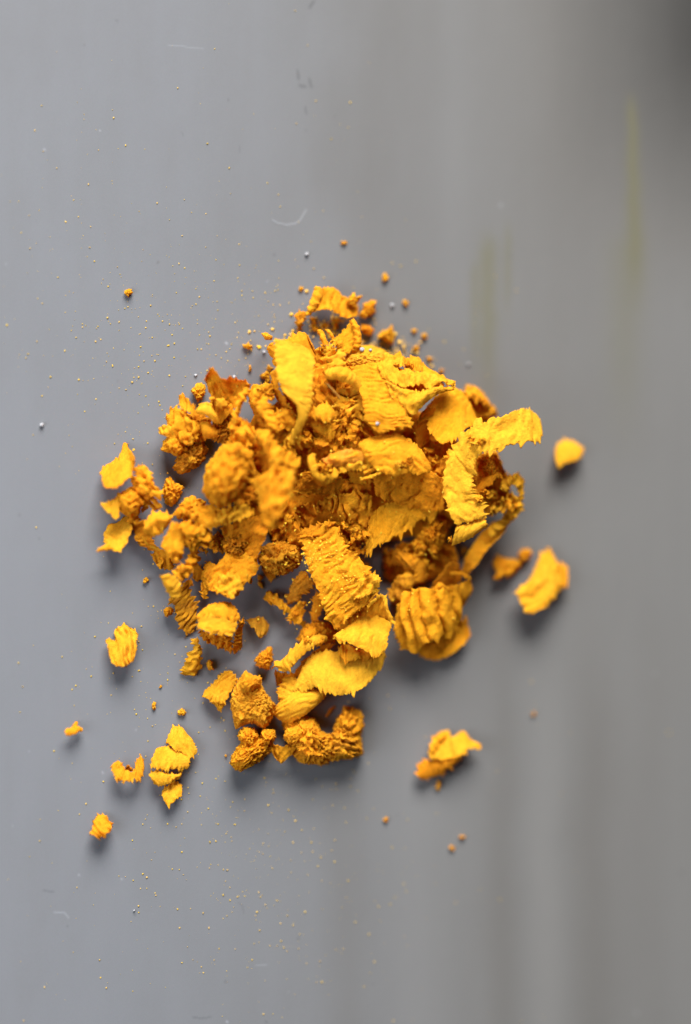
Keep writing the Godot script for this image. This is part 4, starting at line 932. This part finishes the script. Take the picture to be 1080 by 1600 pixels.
# ---------------------------------------------------------------- pieces lying apart from the heap
func make_strays() -> void:
	var s := "flakes lying loose around the heap"
	thing("ribbed_chip", "ribbed yellow chip with a notched tail, left of the square brown crumb block", "chip", s, [
		["ribs", sheet([314,1088,14, 326,1072,10, 342,1056,6, 358,1047,3], [332,1101,30, 348,1100,32, 362,1082,26, 374,1060,14], {"c": GOLD, "c2": LEMON, "along": true, "amp": 3.0, "per": 8.0, "arch": 5.0, "crisp": 0.7})],
		["tail", sheet([332,1096,28, 342,1098,30, 352,1090,28], [338,1110,22, 346,1112,22, 354,1102,24], {"c": GOLD, "wav": 2.0})]])
	rise *= 1.9
	thing("crumb_block", "square block of brownish compacted crumbs, left of the yellow scroll", "lump", s, [
		["block", crag([366,1082, 374,1062, 384,1050, 396,1058, 406,1058, 408,1074, 420,1094, 430,1102, 424,1120, 412,1138, 398,1128, 384,1130, 370,1137, 365,1116, 363,1098], 0, 40, {"amp": 3.0, "sc": 16.0, "rough": 0.8, "grain": 5.0, "gsz": 6.0, "box": 0.45, "c": Color(0.84, 0.41, 0.025), "c2": AMBER})],
		["crumb_crown", crag([376,1066, 384,1052, 396,1058, 406,1060, 406,1072, 390,1080, 378,1076], 24, 52, {"amp": 2.0, "sc": 9.0, "rough": 0.8, "grain": 4.5, "gsz": 5.5, "c": GOLD, "c2": AMBER})]])
	thing("fibrous_flake", "fibrous frayed flake with a forked wing to the right, below the square crumb block", "flake", s, [
		["body", crag([360,1192, 366,1178, 378,1164, 392,1160, 408,1152, 422,1156, 424,1172, 410,1184, 392,1194, 376,1204], 0, 40, {"amp": 6.0, "sc": 8.0, "fib": 3.5, "ang": -35, "c": GOLD, "c2": ORANGE})],
		["neck", crag([374,1150, 382,1138, 396,1140, 402,1150, 398,1164, 382,1168], 4, 42, {"amp": 5.0, "sc": 9.0, "c": GOLD, "c2": ORANGE})],
		["horn", crag([408,1150, 412,1141, 428,1142, 430,1152, 424,1164, 412,1166], 4, 42, {"amp": 4.0, "sc": 8.0, "c": GOLD, "c2": ORANGE})],
		["wing", sheet([418,1156,30, 432,1162,28, 448,1168,30, 463,1164,34], [424,1176,24, 434,1190,20, 442,1192,20, 464,1170,34], {"c": GOLD, "c2": ORANGE, "wav": 3.0, "wl": 14.0, "e1": 0.5})],
		["tuft", sheet([358,1188,16, 364,1194,10, 376,1200,6], [358,1192,14, 366,1200,8, 380,1206,4], {"c": GOLD, "arch": 2.0})]])
	thing("crumb_chain", "bow of dark crusty crumbs curving below the bright oval plate", "lump", s, [
		["left_lump", crag([446,1150, 460,1138, 474,1126, 490,1126, 500,1144, 514,1148, 526,1160, 522,1184, 502,1192, 476,1190, 462,1180, 454,1166], 0, 36, {"amp": 4.0, "sc": 14.0, "rough": 0.8, "grain": 5.5, "gsz": 7.5, "c": Color(0.88, 0.41, 0.022), "c2": AMBER})],
		["right_lump", crag([528,1128, 538,1106, 552,1108, 566,1120, 567,1136, 560,1150, 567,1174, 550,1182, 536,1184, 520,1188, 514,1162, 524,1146], 0, 30, {"amp": 4.0, "sc": 14.0, "rough": 0.8, "grain": 6.0, "gsz": 7.5, "c": Color(0.88, 0.41, 0.022), "c2": AMBER})],
		["roll", crag([440,1122, 452,1128, 478,1120, 492,1124, 498,1142, 484,1150, 462,1146, 444,1140], 0, 22, {"amp": 4.0, "sc": 14.0, "c": ORANGE, "c2": AMBER})],
		["scrap", sheet([538,1106,24, 548,1112,30, 562,1124,26], [530,1128,30, 544,1134,36, 560,1146,30], {"c": AMBER, "c2": GOLD, "amp": 3.0, "per": 9.0, "wav": 4.0, "wl": 12.0})],
		["scrap", sheet([522,1148,34, 538,1150,38, 556,1158,30], [520,1176,30, 540,1182,34, 560,1180,24], {"c": GOLD, "c2": BROWN, "amp": 3.0, "per": 8.0, "along": true, "wav": 5.0, "wl": 10.0})],
		["scrap", sheet([466,1146,36, 484,1144,42, 504,1156,38], [464,1170,34, 486,1182,38, 508,1180,32], {"c": AMBER, "c2": GOLD, "amp": 3.0, "per": 8.0, "wav": 5.0, "wl": 10.0})],
		["bud", crag([446,1150, 450,1140, 464,1136, 472,1146, 468,1160, 452,1162], 20, 44, {"amp": 2.0, "sc": 9.0, "rough": 0.8, "grain": 4.5, "gsz": 6.0, "c": GOLD, "c2": AMBER})]])
	rise /= 1.9
	thing("crumb", "slim orange sliver above the bow of crusty crumbs", "crumb", "", [["sliver",
		crag([509,1118, 513,1110, 521,1103, 523,1106, 516,1114, 511,1121], 0, 10, {"amp": 1.5, "sc": 6.0, "c": ORANGE, "c2": AMBER})]])
	# right side
	thing("cupped_chip", "smooth cupped chip standing alone, farthest right of all", "chip", s, [["cup",
		sheet([867,706,18, 872,692,12, 886,688,8, 902,694,12, 914,705,22], [873,734,42, 882,726,42, 892,720,40, 902,718,38, 909,716,32], {"c": GOLD, "c2": LEMON, "arch": 6.0, "amp": 0.7, "wav": 2.5, "sb": 1.6})]])
	thing("crumb", "forked blurry crumb left of the winged folded flake on the right", "crumb", s, [["crumb",
		crag([771,880, 776,867, 790,874, 813,875, 814,884, 803,896, 794,902, 790,898, 780,906, 772,903, 776,893], 0, 34, {"amp": 4.0, "sc": 12.0, "lean": 0.4, "c": GOLD, "c2": ORANGE})]])
	thing("crumb", "rounded blurry crumb just above the winged folded flake on the right", "crumb", s, [["crumb",
		crag([810,866, 816,858, 826,858, 832,864, 826,874, 815,877], 0, 26, {"amp": 2.5, "sc": 10.0, "c": GOLD, "c2": ORANGE})]])
	thing("folded_flake", "folded flake with two spread wings, the larger piece lying right of the heap", "flake", s, [
		["upper_wing", sheet([802,927,40, 828,903,36, 836,884,22, 850,862,8, 858,858,3], [812,938,46, 842,922,48, 864,904,44, 874,888,32, 868,872,18], {"c": GOLD, "c2": LEMON, "arch": 6.0, "wav": 3.5, "amp": 2.2, "per": 12.0, "along": true})],
		["lower_wing", sheet([806,926,34, 832,910,32, 856,896,30, 874,890,28], [820,960,56, 842,956,58, 864,938,52, 880,914,40], {"c": GOLD, "c2": LEMON, "arch": 5.0, "wav": 3.0, "amp": 2.0, "per": 11.0, "along": true})],
		["end", sheet([866,876,26, 876,880,20, 887,882,14], [872,912,38, 880,920,36, 889,912,28], {"c": ORANGE, "c2": GOLD, "arch": 3.0})]])
	thing("winged_flake", "flake with a jagged yellow wing over an orange roll, alone at the lower right", "flake", s, [
		["wing", sheet([668,1178,26, 676,1154,14, 698,1141,6, 706,1154,18, 724,1142,14, 736,1154,26, 754,1164,36], [674,1185,34, 688,1188,42, 704,1185,44, 718,1183,44, 730,1178,42, 736,1170,40, 752,1172,38], {"c": LEMON, "c2": GOLD, "wav": 3.0, "amp": 1.2, "sa": 1.2, "sb": 2.0, "tooth": 6.0})],
		["fold", sheet([668,1186,28, 674,1160,22, 684,1148,16], [680,1190,36, 684,1172,36, 696,1146,22], {"c": ORANGE, "c2": GOLD, "arch": 4.0, "wav": 3.0, "wl": 10.0})],
		["roll", sheet([647,1208,22, 662,1190,22, 684,1185,26, 724,1180,32], [658,1218,16, 676,1217,20, 700,1204,24, 724,1186,30], {"c": ORANGE, "c2": AMBER, "arch": 6.0, "wav": 2.5, "amp": 1.0})]])
	# lower left
	thing("fan_chip", "fan-shaped chip ribbed like a shell, standing alone to the left of the folded block", "chip", s, [["fan",
		sheet([162,1000,22, 168,998,14, 180,1000,10, 183,982,4, 192,974,3, 204,978,5, 217,993,14], [174,1036,36, 180,1040,40, 188,1042,42, 196,1042,42, 202,1038,40, 208,1032,36, 216,1014,28], {"c": GOLD, "c2": LEMON, "amp": 4.0, "per": 9.0, "crisp": 0.8, "arch": 4.0, "sa": 3.0, "sb": 1.5, "rough": 0.8})]])
	thing("scaled_chip", "stack of three overlapping bright yellow scales, lower left", "chip", s, [
		["scale", sheet([257,1160,8, 266,1142,4, 276,1134,4, 286,1138,6, 299,1154,10], [270,1170,26, 280,1174,28, 290,1180,28, 302,1184,26, 311,1172,20], {"c": LEMON, "c2": GOLD, "arch": 4.0, "wav": 1.5, "sb": 3.0, "tooth": 6.0})],
		["scale", sheet([244,1170,14, 256,1166,14, 274,1170,16, 300,1182,18], [233,1196,30, 250,1204,34, 272,1204,34, 296,1200,28], {"c": LEMON, "c2": GOLD, "arch": 5.0, "wav": 1.5, "sa": 1.5, "sb": 3.0, "tooth": 6.0})],
		["scale", sheet([230,1209,22, 244,1203,24, 262,1208,26, 284,1210,24], [240,1224,30, 252,1229,32, 266,1224,32, 284,1216,26], {"c": LEMON, "c2": GOLD, "arch": 5.0, "wav": 1.5, "sb": 2.0})]])
	thing("crumb", "oval yellow chip tucked under the stack of scales", "chip", s, [["chip",
		sheet([253,1240,8, 262,1228,6, 276,1222,5, 286,1226,10], [257,1256,24, 266,1258,28, 278,1250,26, 286,1236,18], {"c": GOLD, "c2": LEMON, "arch": 4.0, "wav": 2.0, "rough": 1.0})]])
	thing("v_flake", "V-shaped bent flake of orange folds, left of the stack of scales", "chip", s, [
		["arm", sheet([171,1198,22, 182,1189,20, 195,1192,22], [180,1220,36, 190,1222,38, 196,1212,34], {"c": GOLD, "c2": ORANGE, "arch": 4.0, "amp": 1.6})],
		["middle", sheet([188,1212,34, 200,1206,30, 214,1204,30], [190,1224,40, 204,1220,40, 214,1216,36], {"c": GOLD, "c2": ORANGE, "amp": 1.5})],
		["arm", sheet([208,1208,26, 213,1190,14, 220,1178,6], [212,1224,36, 222,1214,30, 226,1186,14], {"c": GOLD, "c2": ORANGE, "arch": 4.0, "amp": 1.6})],
		["foot", sheet([193,1196,20, 197,1202,10, 199,1206,2], [200,1194,22, 204,1202,12, 206,1206,2], {"c": ORANGE})]])
	thing("cone_chip", "small striped cone-like chip, lowest at the left", "chip", s, [["cone",
		sheet([139,1305,24, 146,1290,18, 152,1275,8, 160,1269,4], [152,1311,38, 164,1309,38, 174,1300,32, 175,1284,18], {"c": GOLD, "c2": ORANGE, "amp": 3.6, "per": 9.0, "crisp": 0.7, "along": false, "arch": 3.0})]])
	thing("chip", "little bent orange chip at the far left, above the V-shaped flake", "chip", s, [
		["chip", sheet([99,1143,28, 110,1137,22, 122,1134,18, 129,1138,12], [103,1151,32, 114,1149,30, 124,1143,26, 129,1142,14], {"c": GOLD, "c2": ORANGE, "arch": 2.0, "sa": 1.0, "sb": 1.0, "e0": 1, "e1": 1})],
		["foot", sheet([112,1136,22, 116,1130,12, 118,1126,1], [120,1136,20, 122,1131,12, 122,1127,1], {"c": ORANGE, "sa": 0.5, "sb": 0.5, "e0": 0.5, "e1": 0.5})]])


# small torn bits wedged among the larger flakes, laid where the heap has left room for them
func make_torn_bits() -> void:
	var rng := RandomNumberGenerator.new()
	rng.seed = 1234
	var spots := [
		[512,508,20,9,7, "in the hollow under the topmost shaving"],
		[260,870,30,16,4, "under the hooded flake on the left"],
		[420,905,26,16,4, "below the nest-like lump"],
		[330,850,18,14,3, "left of the trough"],
		[345,625,22,14,3, "under the deep orange scoop"],
		[408,612,26,12,4, "left of the tail of the tongue-shaped flake"],
		[552,690,24,16,5, "right of the accordion folds' lower end"],
		[535,822,26,12,5, "on the upright pleats"],
		[676,700,22,18,7, "below the broad smooth flake"],
		[742,690,14,10,3, "left of the long shaving's elbow"],
		[760,775,18,12,4, "inside the elbow of the long shaving"],
		[800,790,14,14,3, "on the ragged loop at the right"],
		[560,845,20,16,4, "by the hollow ragged ring"],
		[440,815,30,26,7, "in the hollow above the nest-like lump"],
		[660,870,40,26,6, "in the hollow above the pleated cup"],
		[480,690,24,16,5, "below the scallop-shaped flake"],
		[375,790,30,12,4, "between the bulb and the nearest slab"],
		[300,700,24,22,5, "in the clump at the upper left"],
		[520,540,22,14,4, "below the finger-like petals"],
		[620,570,30,10,4, "behind the broad crumpled flake"],
		[470,770,30,10,4, "beside the shaded plate under the ear-shaped curl"],
		[590,860,14,20,3, "right of the central strip's middle"],
		[350,850,18,12,3, "in the rough hollow of the trough"],
		[225,775,20,24,4, "among the slats at the far left"],
		[300,800,24,14,4, "on the tight crumpled coil"],
		[500,1000,26,10,4, "at the foot of the central strip"],
		[470,960,14,26,3, "beside the knobbly worm-like crumb"],
		[690,850,26,24,5, "by the lump with blunt fingers"],
		[400,690,30,24,5, "beside the long diagonal slab"],
		[540,640,26,26,6, "among the lower accordion folds"],
		[290,905,14,20,3, "between the coil and the serrated band"],
		[640,720,24,12,3, "below the central petal's right end"],
	]
	var alike := {}
	for s in spots:
		for k in s[4]:
			var x: float = s[0] + rng.randfn(0.0, 0.55) * s[2]
			var y: float = s[1] + rng.randfn(0.0, 0.55) * s[3]
			var h := height_at(x, y)
			var below := minf(minf(height_at(x - 9, y), height_at(x + 9, y)), minf(height_at(x, y - 9), height_at(x, y + 9)))
			h = lerpf(below, h, rng.randf_range(0.4, 0.9))
			var hue: int = (k + int(x)) % 4
			var c := [GOLD, ORANGE, LEMON, AMBER][hue] as Color
			var word: String = ["golden", "orange", "bright yellow", "brownish"][hue]
			var kind := "crumb"
			var c2 := [GOLD, ORANGE][rng.randi() % 2] as Color
			var z := h / rise
			var d: Dictionary
			if rng.randf() < 0.5:
				var out := []
				var n := 8
				var ra := rng.randf_range(4.0, 8.5)
				var sq := rng.randf_range(0.5, 1.0)
				var a0 := rng.randf() * TAU
				for q in n:
					var t := TAU * q / n
					var rr := ra * rng.randf_range(0.5, 1.2)
					var v := Vector2(cos(t) * rr, sin(t) * rr * sq).rotated(a0)
					out.append_array([x + v.x, y + v.y])
				d = crag(out, maxf(z - 3.0, 0.0), z + ra * 0.8, {"amp": 3.0, "sc": 7.0, "rough": 0.9, "c": c, "c2": c2, "step": 1.2})
			else:
				kind = "curled scrap"
				var le := rng.randf_range(10.0, 20.0)
				var wi := rng.randf_range(5.0, 10.0)
				var dir := Vector2.from_angle(rng.randf() * TAU)
				var nor := dir.orthogonal()
				var a := []
				var b := []
				var bend := rng.randf_range(-4.0, 4.0)
				var tilt := rng.randf_range(-5.0, 7.0)
				for q in 4:
					var f := q / 3.0 - 0.5
					var m := Vector2(x, y) + dir * le * f + nor * bend * (f * f * 4.0)
					var w := wi * (0.6 + 0.4 * sin(PI * (q + 0.5) / 4.0)) * 0.5
					var lift := z + 3.0 + rng.randf_range(-1.5, 3.0)
					a.append_array([m.x + nor.x * w, m.y + nor.y * w, lift - tilt * 0.5])
					b.append_array([m.x - nor.x * w, m.y - nor.y * w, lift + tilt * 0.5])
				d = sheet(a, b, {"c": c, "c2": c2, "wav": 2.5, "wl": 10.0, "amp": 1.6, "per": 7.0, "arch": rng.randf_range(-2.0, 4.0), "tooth": 5.0})
			var label: String = "small torn %s %s %s" % [word, kind, s[5]]
			var made := thing("torn_bit", label, "flake", "small torn bits " + s[5], [["bit", d]])
			if not alike.has(label):
				alike[label] = []
			alike[label].append([x, made])
	for label: String in alike:
		var few: Array = alike[label]
		few.sort_custom(func(u, v): return u[0] < v[0])
		if few.size() > 1:
			for k in few.size():
				few[k][1].set_meta("label", label + (", the left one" if k == 0 else ", the right one" if k == few.size() - 1 else ", the middle one"))
	var dustings := []
	for k in 300:
		var x := rng.randfn(500.0, 130.0)
		var y := rng.randfn(780.0, 130.0)
		var h := height_at(x, y)
		if h > 6.0:
			dustings.append([x, y, (h - 1.0) / rise, 1.5, 1.5, 2])
	var o := granules(dustings, 0.4, 1.5, 8, 0.0)
	o.name = "loose_grains"
	o.set_meta("kind", "stuff")
	o.set_meta("label", "loose golden grains clinging to the flakes of the heap")
	o.set_meta("category", "grains")
	add_child(o)


func make_crumbs() -> void:
	var k := "tiny golden crumbs scattered on the board"
	var spots := [
		[200, 457, 6, 7, "solitary golden crumb far out at the upper left"],
		[538, 379, 4, 4, "highest tiny crumb, above the centre of the heap"],
		[601, 434, 5, 7, "elongated tiny crumb upper right of the topmost shaving"],
		[634, 474, 5, 5, "round tiny crumb right of the white grain at the upper right"],
		[470, 451, 4, 4, "tiny crumb just left of the topmost shaving's rolled end"],
		[647, 517, 4, 4, "tiny crumb highest of the string going down right from the forked yellow crumb"],
		[664, 525, 5, 5, "round tiny crumb right of the forked yellow crumb"],
		[650, 544, 5, 5, "tiny crumb below the string right of the forked yellow crumb"],
		[672, 561, 4, 4, "faint tiny crumb above the broad crumpled flake's back"],
		[690, 580, 5, 5, "tiny orange crumb beside the point of the broad crumpled flake"],
		[387, 541, 8, 6, "twin-lobed crumb upper left of the tongue-shaped flake"],
		[421, 575, 5, 5, "upper bead of the bright crumbs left of the tongue-shaped flake"],
		[414, 586, 8, 6, "widest of the bright crumbs left of the tongue-shaped flake"],
		[417, 596, 5, 6, "lowest of the bright crumbs left of the tongue-shaped flake"],
		[391, 576, 3, 5, "sliver crumb between the scoop and the tongue-shaped flake"],
		[228, 907, 5, 6, "angular crumb on the open board left of the pale folded head"],
		[241, 1103, 3, 6, "short yellow rod crumb above the stack of scales"],
		[284, 1114, 6, 6, "square yellow crumb above the right of the stack of scales"],
		[251, 1073, 3, 3, "tiny orange grain above the yellow rod crumb"],
		[686, 1227, 5, 7, "yellow crumb in the shadow of the lone winged flake"],
		[602, 1281, 4, 4, "tiny orange grain left of and below the lone winged flake"],
		[835, 1115, 4, 4, "blurry tan grain right of and above the lone winged flake"],
		[261, 786, 4, 3, "tiny grain under the small twisted orange crumb"],
		[353, 693, 5, 3, "tiny brown grain below the scoop-shaped flake"],
		[353, 1181, 3, 3, "tiny grain left of the frayed fibrous flake"],
		[706, 1325, 4, 4, "blurry orange grain at the lower right of the board"],
		[722, 1308, 5, 4, "pale tan grain near the lower right orange grain"],
	]
	var rng := RandomNumberGenerator.new()
	rng.seed = 4
	for s in spots:
		var out := []
		for q in 9:
			var t := TAU * q / 9.0
			var r := rng.randf_range(0.45, 1.25)
			out.append_array([s[0] + cos(t) * s[2] * r, s[1] + sin(t) * s[3] * r])
		thing("small_crumb", s[4], "crumb", k, [["crumb", crag(out, 0, (s[2] + s[3]) * 0.7, {"amp": 2.6, "sc": 5.0, "rough": 0.9, "step": 1.0, "c": LEMON, "c2": GOLD if rng.randf() < 0.6 else ORANGE})]])
	var wm := StandardMaterial3D.new()
	wm.albedo_color = Color(0.66, 0.66, 0.68)
	wm.roughness = 0.35
	var whites := [
		[66, 664, 5, "white grain far out on the left of the board"],
		[480, 397, 4, "white grain above the topmost shaving"],
		[613, 477, 4, "white grain right of the ragged orange crumb"],
		[413, 550, 4, "ring-like white grain left of the tongue-shaped flake's top"],
		[306, 586, 3, "small white grain above the nubbly crumb"],
		[732, 569, 3, "faint white grain right of the broad crumpled flake"],
		[366, 589, 4, "white grain just above the scoop-shaped flake"],
		[210, 1423, 2.4, "white grain on the lower left of the board"],
	]
	for w in whites:
		var out := []
		for q in 8:
			var t := TAU * q / 8.0
			out.append_array([w[0] + cos(t) * w[2] * rng.randf_range(0.5, 0.95), w[1] + sin(t) * w[2] * rng.randf_range(0.5, 0.95)])
		thing("white_grain", w[3], "grain", "white grains among the flakes", [["grain", crag(out, 0, w[2] * 1.3, {"amp": 0.8, "sc": 4.0, "rough": 0.3, "step": 0.9})]], wm)
	for w in [[566, 546, 76, 4, "white grain on the powder mound"], [579, 547, 72, 2.6, "small whitish grain right of the one on the powder mound"], [590, 662, 134, 3.4, "white grain low on the large ridged orange flake"]]:
		var out := []
		for q in 8:
			var t := TAU * q / 8.0
			out.append_array([w[0] + cos(t) * w[3], w[1] + sin(t) * w[3] * 0.9])
		thing("white_grain", w[4], "grain", "white grains among the flakes", [["grain", crag(out, w[2] - 4, w[2] + 3, {"amp": 0.8, "sc": 4.0, "rough": 0.3, "step": 0.9})]], wm)


# loose grains: clusters = [[x, y, h, spread x, spread y, count], ...]
func granules(clusters: Array, r0: float, r1: float, sd: int, pale := 1.0, dim := 1.0) -> MultiMeshInstance3D:
	var rng := RandomNumberGenerator.new()
	rng.seed = sd
	var total := 0
	for c in clusters:
		total += c[5]
	var m := StandardMaterial3D.new()
	m.vertex_color_use_as_albedo = true
	m.roughness = 0.9
	var sph := SphereMesh.new()
	sph.radius = 1.0
	sph.height = 2.0
	sph.radial_segments = 9
	sph.rings = 5
	var arr := sph.get_mesh_arrays()
	var vs: PackedVector3Array = arr[Mesh.ARRAY_VERTEX]
	for k in vs.size():
		vs[k] *= 1.0 + 0.55 * noise_a.get_noise_3dv(vs[k] * 1.1 + Vector3(sd, 0, 0))
	arr[Mesh.ARRAY_VERTEX] = vs
	var lump := ArrayMesh.new()
	lump.add_surface_from_arrays(Mesh.PRIMITIVE_TRIANGLES, arr)
	var tool := SurfaceTool.new()
	tool.create_from(lump, 0)
	tool.generate_normals()
	tool.set_material(m)
	var ico := tool.commit()
	var mm := MultiMesh.new()
	mm.transform_format = MultiMesh.TRANSFORM_3D
	mm.use_colors = true
	mm.mesh = ico
	mm.instance_count = total
	var i := 0
	for c in clusters:
		for q in c[5]:
			var r := lerpf(r0, r1, pow(rng.randf(), 2.5)) * S
			var x: float = c[0] + rng.randfn(0.0, 1.0) * c[3] * 0.5
			var y: float = c[1] + rng.randfn(0.0, 1.0) * c[4] * 0.5
			var p := at(x, y, c[2] * rise)
			p.y += r * 0.4
			var b := Basis.from_euler(Vector3(rng.randf() * 6.0, rng.randf() * 6.0, rng.randf() * 6.0)).scaled(Vector3(r * rng.randf_range(0.7, 1.4), r * rng.randf_range(0.6, 1.0), r * rng.randf_range(0.7, 1.4)))
			mm.set_instance_transform(i, Transform3D(b, p))
			var g := rng.randf_range(0.75, 1.0)
			mm.set_instance_color(i, Color(0.86 * g * dim, 0.52 * g * (0.3 + 0.7 * dim), 0.02 + 0.11 * pale * rng.randf()))
			i += 1
	var o := MultiMeshInstance3D.new()
	o.multimesh = mm
	return o


func make_dust() -> void:
	var d := granules([[330, 520, 0, 260, 180, 430], [120, 420, 0, 170, 330, 150], [240, 620, 0, 120, 160, 90], [400, 1330, 0, 200, 260, 420], [250, 1020, 0, 150, 180, 140],
		[420, 1050, 0, 200, 200, 110], [150, 1400, 0, 260, 360, 90], [560, 1420, 0, 170, 260, 80], [450, 240, 0, 240, 300, 45], [320, 740, 0, 90, 60, 40], [690, 540, 0, 160, 120, 25], [760, 1250, 0, 300, 400, 40], [410, 570, 0, 60, 90, 60]], 0.30, 1.15, 91, 1.0, 0.72)
	d.name = "fine_dust"
	d.set_meta("kind", "stuff")
	d.set_meta("label", "fine golden dust sprinkled over the grey board")
	d.set_meta("category", "dust")
	add_child(d)
	var p := granules([[518, 505, 0, 60, 36, 95], [505, 515, 4, 50, 30, 60], [590, 552, 4, 60, 26, 150], [635, 560, 0, 60, 20, 40], [425, 545, 0, 40, 80, 16]], 0.7, 2.6, 92)
	p.name = "coarse_powder"
	p.set_meta("kind", "stuff")
	p.set_meta("label", "coarse yellow powder spilled around the top of the heap")
	p.set_meta("category", "powder")
	add_child(p)
